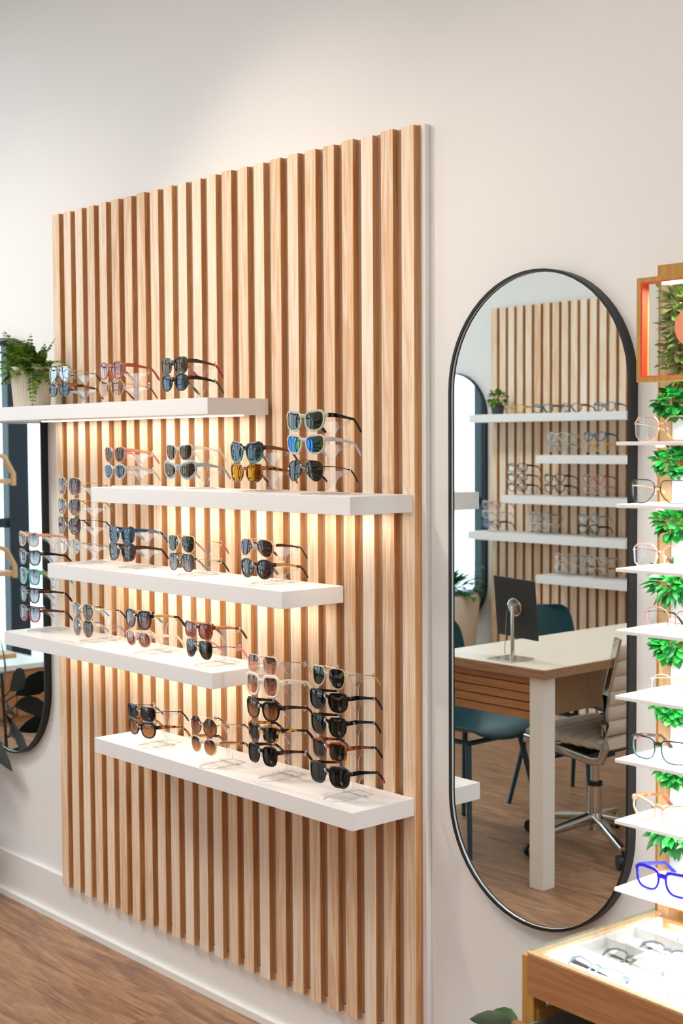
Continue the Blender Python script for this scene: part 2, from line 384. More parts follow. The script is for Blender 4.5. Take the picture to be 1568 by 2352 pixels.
# ------------------------------------------------------------------ slat panels
def slat_panel(name, lab, x0, pitch, wd, n, yf, sgn, group=None):
    t = thing(name, lab, 'wall panel', (x0, yf, 0))
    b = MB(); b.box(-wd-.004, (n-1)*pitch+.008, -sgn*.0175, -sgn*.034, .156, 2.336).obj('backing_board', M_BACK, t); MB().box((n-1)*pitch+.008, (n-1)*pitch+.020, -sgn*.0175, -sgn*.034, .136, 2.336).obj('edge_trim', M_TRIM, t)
    s_ = MB()
    for i in range(n):
        x = i*pitch; dz = rnd.uniform(-.0015, .0015)
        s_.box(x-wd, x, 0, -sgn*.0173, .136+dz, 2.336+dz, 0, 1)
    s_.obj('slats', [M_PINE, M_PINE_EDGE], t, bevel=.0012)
    return t
slat_panel('slat_wall_panel', 'tall panel of vertical pine slats behind the floating sunglasses shelves', 0, .070546, .0408, 24, -.035, -1)

# ------------------------------------------------------------------ floating shelves with LED strips
M_LED = emis('led_strip_glow', 'fff0dc', 7.0)
TH = .0426; DEP = .1987
def shelf(lab, xl, xr, zt, yf=-.035, sgn=-1, led=None, group='white floating shelves on the slat panel', energy=.82):
    t = thing('floating_shelf', lab, 'shelf', (xl, yf, zt), 0, group)
    b = MB(); y0, y1 = sorted((0, sgn*DEP)); b.box(0, xr-xl, y0, y1, -TH, 0).obj('shelf_board', M_SHELF, t, bevel=.0015)
    if led:
        a, c = led; ym = sgn*.05
        MB().box(a-xl, c-xl, min(ym, ym+sgn*.012), max(ym, ym+sgn*.012), -TH-.003, -TH-.0002).obj('led_strip', M_LED, t)
        area('led_strip_lamp', ((a+c)/2, yf+ym+sgn*.006, zt-TH-.0045), (0, 0, 0), c-a, .01, energy*(c-a), (1.0, .90, .76))
    return t
shelf('topmost white shelf on the slat panel, with the fern pot and black sunglasses', -.52, 1.0724, 1.7124, led=(-.02, 1.03))
shelf('second white shelf from the top, with the mint sunglasses at its right end', .5016, 1.6164, 1.4712, led=(.56, 1.56))
shelf('middle white shelf, with three double stands and a tall stack of gold frames', .2455, 1.3681, 1.2360, led=(.30, 1.31))
shelf('fourth white shelf from the top, jutting left past the panel edge with the teal sunglasses', -.0367, 1.0806, 1.0027, led=(.02, 1.02))
shelf('lowest white shelf on the slat panel, with two five tier stacks', .5000, 1.6190, .7444)

# ------------------------------------------------------------------ spectacles
def outline(kind, n=36):
    # top power, bottom power, bottom narrowing, corner lift, nasal cut, tilt
    P = dict(round=(2.1, 2.1, 0, 0, 0, 0), panto=(2.5, 2.1, .12, .03, .18, .03), square=(4.2, 3.2, .09, .04, .22, .02), rect=(4.6, 3.2, .08, .04, .2, .02),
             wayfarer=(3.9, 2.75, .15, .13, .24, .05), cateye=(2.6, 2.2, .28, .45, .34, .12), aviator=(2.9, 2.2, .04, -.02, .66, -.02),
             navigator=(4.2, 2.7, .12, .02, .46, .0), butterfly=(3.2, 2.6, .04, .22, .34, .08), oversize=(2.8, 2.5, .10, .05, .24, .03), oval=(2.3, 2.3, 0, 0, .05, 0),
             clubmaster=(2.9, 2.2, .18, .06, .2, .06))
    pts = []
    if kind in ('octagon', 'hexa'):
        ks = [(-1, .42), (-.45, 1), (.45, 1), (1, .42), (1, -.42), (.45, -1), (-.45, -1), (-1, -.42)] if kind == 'octagon' else [(-.98, .55), (-.62, 1), (.66, 1), (1, .62), (.92, -.62), (.5, -1), (-.42, -1), (-.86, -.55)]
        ks = ks[::-1]
        for i in range(8):
            a, b = ks[i], ks[(i+1) % 8]
            for t in (0.06, .5, .94): pts.append((a[0]+(b[0]-a[0])*t, a[1]+(b[1]-a[1])*t))
    else:
        pt_, pb_, bn, cat, nas, tilt = P[kind]
        for i in range(n):
            th = 2*PI*i/n; c, s_ = math.cos(th), math.sin(th); p = pt_ if s_ > 0 else pb_
            u = math.copysign(abs(c)**(2/p), c); v = math.copysign(abs(s_)**(2/p), s_)
            if v < 0:
                u += nas*(-v)*(1-u)/2; u -= bn*(-v)*(1+u)/2
            else:
                v += cat*max(0, u)*v
                u += .06*cat*max(0, u)*v
            v += tilt*u
            pts.append((u, v))
        pts = pts[::-1]
    us = [p[0] for p in pts]; vs = [p[1] for p in pts]
    mu, du = (max(us)+min(us))/2, (max(us)-min(us))/2; mv, dv = (max(vs)+min(vs))/2, (max(vs)-min(vs))/2
    return [((u-mu)/du, (v-mv)/dv) for u, v in pts]
def ybend(x): return 1.5*x*x
ACE = {}
def glasses(name, label, cat, loc, rz, kind, W, top, bot, rim, fm, lm, tm, tip=None, metal=False, brow=0, double=False, group=None, sticker=False, logo=None, tend=None, folded=False, tl=.09, bridge_w=.0115, wide=None):
    """local x across the face, y towards the ears, z up; origin at the bridge"""
    t = thing(name, label, cat, loc, rz, group)
    e = .002 if metal else .003
    r_ = rim; B = bridge_w
    a = (W/2 - B/2 - 2*r_ - e)/2; b = (top-bot-2*r_)/2; cx = B/2 + a + r_; cz = (top+bot)/2
    ol = outline(kind); n = len(ol)
    d = .0022 if metal else .0042
    fr = MB()
    lens_r = []
    for sg in (1, -1):
        pts = [Vector((u*a, v*b)) for u, v in ol]
        rings = []
        for i in range(n):
            tv = (pts[(i+1) % n]-pts[i-1]).normalized(); nm = Vector((-tv.y, tv.x))
            if nm.dot(pts[i]) < 0: nm = -nm
            k = 1 + brow*max(0, ol[i][1]) + (.35*brow*max(0, ol[i][0])*max(0, ol[i][1]))
            sec = [(-.0006, -.6), (r_*.35*k, -1), (r_*.9*k, -.7), (r_*k, 0), (r_*.9*k, .7), (-.0006, .6)]
            row = []
            for o_, yy in sec:
                p = pts[i]+nm*o_; X = (p.x+cx)*sg
                row.append((X, ybend(X)+yy*d*.5, p.y+cz))
            rings.append(row)
        o = len(fr.v); m_ = 6
        for row in rings: fr.v += row
        for i in range(n):
            for k in range(m_):
                q0 = o+i*m_+k; q1 = o+i*m_+(k+1) % m_; q2 = o+((i+1) % n)*m_+(k+1) % m_; q3 = o+((i+1) % n)*m_+k
                fr.f.append([q0, q1, q2, q3]); fr.m.append(0)
        # lens: concentric rings, slightly domed
        le = MB(); L_ = [((cx*sg), ybend(cx)-.0012, cz)]; fs = []
        for q in (.5, 1.0):
            for i in range(n):
                X = (pts[i].x*q+cx)*sg; L_.append((X, ybend(X)-.0012*(1-q*q)-.0002, pts[i].y*q+cz))
        for i in range(n):
            j = (i+1) % n; fs.append([0, 1+i, 1+j]); fs.append([1+i, 1+n+i, 1+n+j, 1+j])
        le.add(L_, fs); lens_r.append((le, pts))
    # bridge and end pieces
    zb = min(.006, cz+b*.52) if not metal else cz+b*.35
    if metal:
        fr.tube([(-B/2-.001, ybend(B/2), zb), (0, -.001, zb+.003), (B/2+.001, ybend(B/2), zb)], .0011)
        if double: fr.tube([(-cx+a*.1, ybend(cx), cz+b+r_*.5), (0, -.0005, cz+b+r_+.0012), (cx-a*.1, ybend(cx), cz+b+r_*.5)], .0010)
    else:
        hh = .0042+.0016*brow
        fr.bar([(-B/2-r_*1.2, ybend(B/2+r_), zb-.001), (-B/4, -.0008, zb+.001), (0, -.001, zb+.0015), (B/4, -.0008, zb+.001), (B/2+r_*1.2, ybend(B/2+r_), zb-.001)], (d*.5, hh), n=8, up=(0, 0, 1))
    zt = cz + b*(.45 if metal else .62)
    if kind in ('cateye', 'butterfly'): zt = cz+b*.75
    xe = W/2 - e*.5
    for sg in (1, -1):
        yb = ybend(xe)
        if metal: fr.tube([(sg*(xe-e*.8), yb-.001, zt), (sg*xe, yb, zt), (sg*(xe+.0012), yb+.006, zt)], .0012)
        else: fr.bar([(sg*(xe-e-.001), yb-.0005, zt), (sg*(xe-.0005), yb+.001, zt), (sg*(xe+.0015), yb+.007, zt)], [(d*.5, .0052+.0015*brow), (d*.6, .0056+.0012*brow), (.0022, .0052)], n=8, up=(0, 0, 1))
    fr.obj('front_frame', fm, t, smooth=True, angle=1.0)
    for le, pts in lens_r:
        lo = le.obj('lens', lm, t, smooth=True)
    if sticker:
        st = MB(); px, pz = cx+a*.35, cz-b*.55
        ring = []
        for i in range(20):
            if i in (3, 4, 12): continue
            th0, th1 = 2*PI*i/20, 2*PI*(i+1)/20
            vs = []
            for q, th in ((.0034, th0), (.0034, th1), (.0040, th1), (.0040, th0)):
                X = px+q*math.cos(th); vs.append((X, ybend(X)-.0020, pz+q*math.sin(th)))
            st.add(vs, [(0, 1, 2, 3)])
        vs = [(px+.0011*math.cos(2*PI*i/8), ybend(px)-.0020, pz+.0013*math.sin(2*PI*i/8)) for i in range(8)]
        st.add(vs, [tuple(range(8))]); st.obj('lens_sticker', plain('sticker_white', 'b8b4ac', .6), t)
    # temples
    hw = wide or (.0011 if metal else .0054)
    tx = .0011 if metal else .0017
    for sg in (1, -1):
        X0 = xe+.0015; y0 = ybend(xe)+(.006)
        tb = MB()
        L1 = [(X0, y0, zt), (X0+.001, y0+.02, zt-.0005), (X0+.001, tl*.6, zt-.003), (X0, tl-.012, zt-.007)]
        L2 = [(X0, tl-.013, zt-.0071), (X0-.001, tl+.004, zt-.0095), (X0-.003, tl+.016, zt-.020), (X0-.006, tl+.028, zt-.033), (X0-.008, tl+.034, zt-.040)]
        if folded:
            yo = .004+.0035*(sg > 0)
            L1 = [(X0, y0-.002, zt), (X0-.004, y0+yo, zt-.0008), (.02, y0+yo, zt-.003), (-.020, y0+yo, zt-.006)]
            L2 = [(-.019, y0+yo, zt-.006), (-.030, y0+yo, zt-.008), (-.040, y0+yo, zt-.013), (-.048, y0+yo, zt-.020), (-.050, y0+yo, zt-.024)]
        sc = lambda pp: [(sg*x, y, z) for x, y, z in pp]
        tb.bar(sc(L1), [(tx, hw), (tx, hw*.95), (tx, hw*.72), (tx*.9, max(.0011, hw*.55))], n=8, sq=not metal)
        to = tb.obj('temple', tm, t, smooth=True, angle=.9)
        h2 = .0022 if metal else max(.0026, hw*.6)
        tp = MB().bar(sc(L2), [(tx*.9, max(.0011, hw*.6)), (.0014, h2), (.0016, h2*1.05), (.0017, h2*1.3), (.0014, h2*.9)], n=8)
        tpo = tp.obj('temple_tip', tip or tm, to, smooth=True, angle=.9)
        if tend: tp2 = MB().bar(sc([(X0-.0052, tl+.025, zt-.0297), (X0-.006, tl+.028, zt-.033), (X0-.0082, tl+.0346, zt-.0407)]), [(.0018, h2*1.3), (.0020, h2*1.45), (.0016, h2*1.0)], n=8); tp2.obj('tip_end', tend, to, smooth=True, angle=.9)
        if logo and sg == 1:
            lg = MB(); zc_ = zt-.0008; yc = y0+.012
            for i in range(14):
                vs = []
                for q, th in ((.0022, i), (.0022, i+1), (.0032, i+1), (.0032, i)):
                    th = 2*PI*th/14; vs.append((X0+tx+.0016, yc+q*math.cos(th), zc_+q*math.sin(th)))
                lg.add(vs, [(0, 1, 2, 3)])
            lg.add([(X0+tx+.0017, yc+.0028, zc_-.0020), (X0+tx+.0017, yc+.0036, zc_-.0038), (X0+tx+.0017, yc+.0044, zc_-.0036), (X0+tx+.0017, yc+.0034, zc_-.0017)], [(0, 1, 2, 3)])
            lg.obj('temple_logo', logo, to)
    if metal:
        for sg in (1, -1):
            npd = MB().bar([(sg*.0085, .004, cz+b*.1), (sg*.0095, .0055, cz-b*.15)], (.0012, .003), n=8)
            npd.tube([(sg*.0095, .0008, cz+b*.25), (sg*.009, .004, cz+b*.0)], .0005, n=6)
            npd.obj('nose_pad', clear('nose_pad_clear', (.9, .88, .84), .05, .1, .3), t)
    return t

# ------------------------------------------------------------------ acrylic stands
def acrylic_stand(label, loc, rz, tiers, group=None):
    """tiers: nose heights above the shelf; the spine stands at the thing's origin, the noses 9 cm in front"""
    t = thing('acrylic_display_stand', label, 'display stand', loc, rz, group)
    T = sorted(tiers, reverse=True); right = []
    def curve(x0, z0, x1, z1, n=7):   # concave quarter ellipse from arm (x0,z0) in to spine (x1,z1)
        return [(x1+(x0-x1)*(1-math.sin(PI/2*k/n)), z1+(z0-z1)*math.cos(PI/2*k/n)) for k in range(n+1)]
    sw = .0105
    for i, zn in enumerate(T):
        a = zn-.0125
        nz = T[i+1]-.0125 if i+1 < len(T) else 0.010
        right += [(sw if i else 0, a-.0005), (.0565, a-.001), (.0600, a+.0005), (.0620, a+.008), (.0660, a+.009), (.0670, a), (.0640, a-.006), (.0580, a-.008)]
        lowz = max(a-.040, nz+.004)
        right += curve(.0560, a-.0085, sw, lowz)
    right += [(sw, .014), (.022, .006), (.044, .0035), (.046, 0), (0, 0)]
    ring = right + [(-x, z) for x, z in right[::-1] if x > 0]
    MB().prism(ring, -.0015, .0015, 0, 1).obj('back_plate', [M_ACR, M_ACRE], t)
    for i, zn in enumerate(T):
        a = zn-.0125
        o = [(-.0015, a), (-.060, a+.001), (-.084, a+.0075), (-.0885, a+.012), (-.0885, a+.0085), (-.083, a+.0035), (-.070, a-.003)]
        o += [(-x, z) for x, z in curve(.066, a-.004, .0015, a-.040)]
        MB().prism(o, -.0014, .0014, 0, 1, 'yz').obj('nose_arm', [M_ACR, M_ACRE], t)
        MB().tube([(0, -.080, a+.0045), (0, -.0900, a+.0075), (0, -.0955, a+.0085), (-.0012, -.0975, a+.0125), (-.0035, -.0955, a+.0160)], [.0018, .0018, .0018, .0017, .0014], n=8).obj('nose_peg', M_PEG, t, smooth=True)
        for sg in (1, -1): MB().tube([(sg*.0605, 0, a+.000), (sg*.0635, 0, a-.0015), (sg*.0662, 0, a+.001), (sg*.0668, 0, a+.006), (sg*.0650, 0, a+.0095)], .0019, n=8).obj('ear_hook', M_PEG, t, smooth=True)
    lp = [(-.028, .030, .0015), (-.028, -.020, .0015)] + [(-.028*math.cos(PI*k/12), -.055-.040*math.sin(PI*k/12), .0015) for k in range(13)] + [(.028, -.020, .0015), (.028, .030, .0015), (0, .030, .0015), (-.028, .030, .0015)]
    MB().bar(lp, (.0016, .0013), n=6).obj('base_loop', M_ACRE, t)
    return t

Bk = plain('gloss_black_acetate', '060607', .1, spec=.35); MBk = plain('matt_black_acetate', '141416', .4)
GOLD = plain('gold_wire', 'd9b57c', .22, metal=1); ROSE = plain('rose_gold_wire', 'd9a58c', .22, metal=1); GUN = plain('gunmetal_wire', '3a3634', .3, metal=1); SILV = plain('silver_wire', 'c8c8c8', .2, metal=1)
TORT = tortoise('tortoise_acetate', '2a1208', 'a8642a', 90, .5); TORTD = tortoise('dark_tortoise', '120806', '5a2a12', 90, .54); TORTB = tortoise('bold_tortoise', '140b07', 'd8933f', 70, .5)
HONEY = tortoise('honey_brown_acetate', '5a2410', 'a14e1c', 60, .5); MAR = tortoise('maroon_tortoise', '1a0a0c', '5e2230', 110, .52)
MARB = tortoise('marbled_grey', '1b1b1e', '5a5550', 120, .5); BLUEM = tortoise('marbled_blue', '0c1a33', '3a6d9c', 110, .52)
CLR = clear('clear_acetate', (.93, .90, .87), .08, .05, .32); CLG = clear('smoky_clear_acetate', (.66, .63, .61), .08, .05, .45); PNK = clear('blush_clear_acetate', (.93, .80, .74), .06, .05, .45)
CORAL = clear('coral_clear_acetate', (.75, .33, .25), .06, .05, .55); LILAC = plain('lilac_acetate', 'c6bcc8', .25); MINT = plain('mint_acetate', 'b4bca2', .3); GREYA = plain('grey_acetate', '9aa3a6', .25)
PEACH = plain('peach_acetate', 'd8a88c', .25); TEALA = plain('teal_acetate', '4fb0a6', .2); WHT = plain('ivory_acetate', 'ece0cd', .25); BEIGE = plain('beige_cream_acetate', 'e3cfb6', .3)
RUST = plain('rust_red_acetate', 'a8513f', .25); REDT = plain('red_tip', 'b01520', .25); GRNT = plain('green_tip', '2c4f2a', .3); BRN = plain('brown_acetate', '4a2316', .2); DKB = plain('dark_brown_acetate', '2a1712', .25)
CHAR = plain('charcoal_acetate', '3a3633', .25); NAVYT = twotone('navy_to_teal_acetate', '0e1526', '2f8f86', .4); BLKRED = twotone('smoke_to_red_acetate', '5a4a4c', 'c2323c', .5); BROWNP = plain('walnut_temple', '7a4a2a', .3)
L_MIR = lensmat('silver_mirror_lens', '2a3036', '30363c', .42, 'dfe8f0'); L_SMK = lensmat('smoke_lens', '050506', '080808', .07); L_BRN = lensmat('brown_lens', '1d0f0a', '3a2218', .08); L_BRG = lensmat('brown_gradient_lens', '1c0e08', 'b9814f', .07)
L_PKG = lensmat('rose_gradient_lens', '4a2a26', 'e0a48c', .08); L_RED = lensmat('red_lens', '7c2f22', 'b8685a', .10); L_GRY = lensmat('grey_gradient_lens', '23252c', '8c8a90', .07); L_GRN = lensmat('green_lens', '0b0d08', '1c2014', .07)
L_GRP = lensmat('pale_green_lens', 'a8aa98', 'c8c8b4', .12); L_BLU = lensmat('blue_mirror_lens', '081018', '0c1410', .6, '2f74c8', '6f8f3a'); L_AMB = lensmat('amber_mirror_lens', '2a1404', '3a1c06', .45, 'e0a03a', 'c06a1c')
L_PRP = lensmat('plum_gradient_lens', '241a20', '8a7070', .06); L_PNM = lensmat('pink_mirror_lens', '6a4438', '8a6050', .24, 'f0c8b8'); L_ROS = lensmat('terracotta_lens', '6a2f22', '9c5544', .09); L_GYM = lensmat('steel_mirror_lens', '15181c', '15181c', .15, 'b8c4d0'); L_BRM = lensmat('bronze_mirror_lens', '24140e', '24140e', .12, 'd8c0a8')
L_AMT = lensmat('honey_lens', '8a5a2c', 'a8743c', .07); L_CLR = clear('clear_demo_lens', (.95, .96, .97), .05, .0)

STX = dict(A=(.2503, -.10, 1.7124), B=(.5557, -.11, 1.7124), C=(.886, -.12, 1.7124), D=(.5813, -.085, 1.4712), E=(.8747, -.10, 1.4712), F=(1.1682, -.10, 1.4712), G=(1.4311, -.125, 1.4712),
  H=(.3200, -.105, 1.2360), I=(.0400, -.098, 1.0027), J=(.5597, -.085, 1.2360), K=(.8648, -.09, 1.2360), L=(1.1876, -.085, 1.2360), M=(.3583, -.095, 1.0027), N=(.671, -.105, 1.0027), O=(.964, -.105, 1.0027),
  P=(.7028, -.12, .7444), Q=(1.0221, -.135, .7444), R=(1.2344, -.105, .7444), S=(1.4961, -.112, .7444))
STX['D'] = (.5313, -.085, 1.4712); STX['H'] = (.2566+.055, -.110, 1.2360); STX['I'] = (.0078+.03, -.096, 1.0027)
# id: stand, z, width, top, bottom, shape, rim, frame, lens, temple, tip, options, label
GL = [
 ('A', 1.819, .120, .010, -.036, 'aviator', .0012, SILV, L_MIR, SILV, MBk, dict(metal=1), 'silver mirrored aviators beside the fern pot, above the tortoise pair'),
 ('A', 1.773, .124, .008, -.035, 'clubmaster', .0016, TORT, L_GYM, TORT, TORT, dict(brow=1.2), 'tortoise browline sunglasses beside the fern pot, under the mirrored aviators'),
 ('B', 1.812, .147, .017, -.034, 'panto', .0034, RUST, L_RED, RUST, RUST, {}, 'large round rust red sunglasses with red lenses on the topmost shelf'),
 ('B', 1.772, .132, .006, -.043, 'panto', .0012, GOLD, L_PNM, GOLD, TORT, dict(metal=1), 'gold wire sunglasses with pink mirrored lenses under the rust red pair'),
 ('C', 1.816, .128, .008, -.037, 'square', .0034, CHAR, L_BRM, CHAR, REDT, dict(brow=.3), 'charcoal square sunglasses with bright red temple tips on the topmost shelf'),
 ('C', 1.772, .127, .008, -.038, 'panto', .0032, MBk, L_GYM, GUN, GRNT, {}, 'black round sunglasses with green temple tips under the red tipped pair'),
 ('D', 1.577, .110, .010, -.036, 'wayfarer', .0026, CORAL, L_BRM, CORAL, CORAL, {}, 'translucent coral sunglasses at the left end of the second shelf'),
 ('D', 1.529, .119, .008, -.035, 'panto', .0028, CLG, L_GYM, CLG, CLG, {}, 'smoky clear sunglasses under the coral pair on the second shelf'),
 ('E', 1.584, .125, .010, -.036, 'wayfarer', .0030, CLR, L_BRM, CLR, CLR, {}, 'crystal clear sunglasses above the grey cat eye pair'),
 ('E', 1.532, .154, .016, -.034, 'cateye', .0048, GREYA, L_BRM, GREYA, GREYA, dict(brow=.6), 'grey cat eye sunglasses with brown lenses on the second shelf'),
 ('F', 1.583, .143, .013, -.038, 'wayfarer', .0044, NAVYT, L_GYM, BROWNP, BROWNP, dict(brow=.7), 'dark navy to teal sunglasses with brown temples on the second shelf'),
 ('F', 1.534, .134, .009, -.039, 'wayfarer', .0034, TORT, L_AMB, TORT, TORT, dict(brow=.2), 'tortoise sunglasses with amber mirrored lenses on the second shelf'),
 ('G', 1.659, .150, .013, -.038, 'wayfarer', .0042, MINT, L_SMK, Bk, Bk, dict(brow=.2, logo=plain('logo_grey', '6a7a6a', .4)), 'pale mint sunglasses with black temples, topmost of the right stack on the second shelf'),
 ('G', 1.603, .145, .012, -.036, 'wayfarer', .0040, LILAC, L_BLU, LILAC, LILAC, {}, 'lilac sunglasses with blue green mirrored lenses under the mint pair'),
 ('G', 1.540, .126, .013, -.037, 'aviator', .0014, GUN, L_SMK, GUN, Bk, dict(metal=1, double=1), 'dark aviator sunglasses with a double bridge under the lilac pair'),
 ('H', 1.475, .133, .020, -.032, 'hexa', .0012, ROSE, L_PRP, GOLD, GOLD, dict(metal=1), 'rose gold square sunglasses, topmost of the four tier stack on the middle shelf'),
 ('H', 1.415, .131, .020, -.033, 'butterfly', .0012, GOLD, L_PRP, GOLD, GOLD, dict(metal=1), 'thin gold butterfly sunglasses, second from top in the four tier stack'),
 ('H', 1.357, .125, .020, -.032, 'butterfly', .0012, GUN, L_PRP, GUN, MBk, dict(metal=1), 'dark thin wire butterfly sunglasses, third from top in the four tier stack'),
 ('H', 1.298, .122, .014, -.031, 'panto', .0010, SILV, L_GRP, SILV, SILV, dict(metal=1), 'pale green lens wire sunglasses at the bottom of the four tier stack'),
 ('I', 1.310, .135, .011, -.038, 'butterfly', .0042, PEACH, L_GRY, PEACH, PEACH, {}, 'peach cat eye sunglasses, topmost of the stack on the left end of the fourth shelf'),
 ('I', 1.253, .141, .012, -.039, 'wayfarer', .0040, MARB, L_GRY, Bk, Bk, {}, 'marbled black sunglasses just above the teal pair'),
 ('I', 1.194, .135, .012, -.042, 'square', .0048, TEALA, L_GRY, plain('olive_gold_temple', '8f9a6a', .3), TEALA, {}, 'bright teal sunglasses in the stack on the left end of the fourth shelf'),
 ('I', 1.131, .128, .014, -.036, 'wayfarer', .0032, TORTD, L_GRY, TORTD, Bk, {}, 'dark tortoise sunglasses just below the teal pair'),
 ('I', 1.076, .132, .010, -.042, 'wayfarer', .0040, BLKRED, L_GRY, BRN, BRN, {}, 'red rimmed sunglasses at the bottom of the stack with the teal pair'),
 ('J', 1.348, .134, .010, -.040, 'butterfly', .0038, BLUEM, L_GYM, BLUEM, BLUEM, dict(brow=.3), 'marbled blue sunglasses on the middle shelf above the maroon pair'),
 ('J', 1.299, .138, .010, -.040, 'butterfly', .0038, MAR, L_BRN, DKB, DKB, dict(brow=.3), 'maroon tortoise sunglasses on the middle shelf under the blue pair'),
 ('K', 1.333, .123, .014, -.033, 'navigator', .0018, GOLD, L_GRN, GOLD, plain('orange_tip', 'b5541f', .3), dict(metal=1, double=1), 'gold navigator sunglasses with orange temple tips on the middle shelf'),
 ('K', 1.287, .122, .010, -.038, 'navigator', .0016, GUN, L_GRY, GOLD, Bk, dict(metal=1, double=1), 'gunmetal navigator sunglasses with black tips under the gold navigator pair'),
 ('L', 1.340, .134, .012, -.034, 'aviator', .0020, ROSE, L_BRN, DKB, DKB, dict(metal=1, double=1, wide=.004), 'rose gold aviators with brown temples at the right end of the middle shelf'),
 ('L', 1.289, .136, .012, -.038, 'panto', .0034, DKB, L_BRN, GOLD, TORTD, dict(brow=.3), 'dark brown sunglasses with gold temples under the rose gold aviators'),
 ('M', 1.104, .117, .016, -.035, 'oversize', .0009, GOLD, L_PRP, GOLD, Bk, dict(metal=1), 'rimless plum lens sunglasses with black tips, upper pair left on the fourth shelf'),
 ('M', 1.054, .115, .019, -.035, 'oversize', .0009, GOLD, L_PRP, GOLD, plain('violet_tip', '8a7a9a', .3), dict(metal=1), 'rimless plum lens sunglasses with violet tips, lower pair left on the fourth shelf'),
 ('N', 1.113, .138, .015, -.039, 'oversize', .0036, Bk, L_PRP, GOLD, Bk, dict(brow=.4), 'black square sunglasses with gold temples on the fourth shelf'),
 ('N', 1.057, .126, .012, -.034, 'round', .0026, PNK, L_PNM, BEIGE, BEIGE, {}, 'blush translucent round sunglasses under the black and gold pair'),
 ('O', 1.108, .126, .012, -.031, 'square', .0028, HONEY, L_ROS, ROSE, BRN, dict(brow=.5), 'brown flat top sunglasses with terracotta lenses on the fourth shelf'),
 ('O', 1.061, .123, .012, -.037, 'navigator', .0010, GUN, L_BRN, GUN, plain('pink_tip', 'd8736c', .3), dict(metal=1), 'rimless brown lens sunglasses with pink tips under the terracotta pair'),
 ('P', .853, .138, .011, -.031, 'rect', .0018, Bk, L_SMK, GUN, Bk, dict(metal=1, sticker=1), 'thin black rectangular sunglasses at the left of the lowest shelf, upper pair'),
 ('P', .808, .146, .013, -.032, 'wayfarer', .0036, Bk, L_AMT, TORT, TORT, dict(brow=.3), 'black sunglasses with honey lenses and tortoise temples at the left of the lowest shelf'),
 ('Q', .864, .120, .014, -.033, 'octagon', .0020, TORTD, L_BRG, GOLD, TORT, dict(metal=1), 'octagonal dark tortoise sunglasses with gradient brown lenses on the lowest shelf'),
 ('Q', .816, .120, .010, -.035, 'panto', .0026, CLR, L_BRG, GOLD, TORT, {}, 'clear rimmed round sunglasses with gold temples under the octagonal pair'),
 ('R', 1.047, .120, .016, -.032, 'hexa', .0022, BEIGE, L_PKG, GOLD, clear('clear_tip', (.9, .85, .8), .05, .05, .3), dict(metal=1), 'cream and gold angular sunglasses, topmost of the left five tier stack on the lowest shelf'),
 ('R', .998, .134, .017, -.041, 'square', .0058, WHT, L_PKG, WHT, WHT, dict(brow=.3, sticker=1, logo=plain('logo_dark', '4a4238', .4), wide=.0068), 'chunky ivory white sunglasses in the left five tier stack'),
 ('R', .935, .140, .014, -.036, 'wayfarer', .0044, Bk, L_BRG, DKB, DKB, dict(brow=.5, logo=plain('logo_gold', 'a08a60', .4)), 'black sunglasses with gradient brown lenses under the ivory pair'),
 ('R', .876, .130, .014, -.035, 'wayfarer', .0038, TORTB, L_GRN, TORTB, Bk, dict(brow=.6, sticker=1), 'bold tortoise sunglasses with amber spots in the left five tier stack'),
 ('R', .821, .122, .013, -.036, 'square', .0036, Bk, L_SMK, TORTD, Bk, dict(brow=.3, sticker=1, logo=plain('logo_gold', 'a08a60', .4)), 'black square sunglasses with green corners at the bottom of the left five tier stack'),
 ('S', 1.053, .124, .012, -.038, 'navigator', .0020, plain('pale_gold_wire', 'e0cba0', .25, metal=1), L_GRN, GOLD, GOLD, dict(metal=1, double=1, sticker=1), 'pale gold navigator sunglasses topmost of the right five tier stack on the lowest shelf'),
 ('S', .996, .139, .011, -.037, 'wayfarer', .0034, Bk, L_SMK, Bk, Bk, dict(brow=.3, sticker=1, tend=plain('blue_black_tip', '23284a', .3)), 'black sunglasses second from top of the right five tier stack'),
 ('S', .938, .128, .011, -.038, 'wayfarer', .0034, Bk, L_GRN, Bk, Bk, dict(brow=.2, sticker=1, logo=plain('logo_cream', 'd8cdb8', .4)), 'black panto sunglasses third from top of the right five tier stack'),
 ('S', .878, .128, .011, -.036, 'rect', .0032, HONEY, L_GRN, HONEY, Bk, dict(brow=.4, sticker=1), 'honey brown rectangular sunglasses in the right five tier stack'),
 ('S', .819, .147, .012, -.038, 'square', .0038, MBk, L_SMK, Bk, Bk, dict(brow=.4, sticker=1, tend=REDT), 'matt black sunglasses with red tips at the bottom of the right five tier stack'),
]
DSC = dict(A='clear acrylic stand beside the fern pot on the topmost shelf', B='clear acrylic stand under the rust red sunglasses', C='clear acrylic stand at the right end of the topmost shelf',
 D='clear acrylic stand at the left end of the second shelf', E='clear acrylic stand under the grey cat eye sunglasses', F='clear acrylic stand under the navy and amber sunglasses', G='clear three tier acrylic stand at the right end of the second shelf',
 H='clear four tier acrylic stand at the left end of the middle shelf', I='clear five tier acrylic stand at the left end of the fourth shelf', J='clear acrylic stand under the blue and maroon sunglasses', K='clear acrylic stand under the gold navigator sunglasses', L='clear acrylic stand at the right end of the middle shelf',
 M='clear acrylic stand under the rimless plum sunglasses', N='clear acrylic stand under the black and gold sunglasses', O='clear acrylic stand at the right end of the fourth shelf',
 P='clear acrylic stand at the left end of the lowest shelf', Q='clear acrylic stand under the octagonal sunglasses', R='clear five tier acrylic stand under the ivory white sunglasses', S='clear five tier acrylic stand at the right end of the lowest shelf')
XJ = random.Random(3)
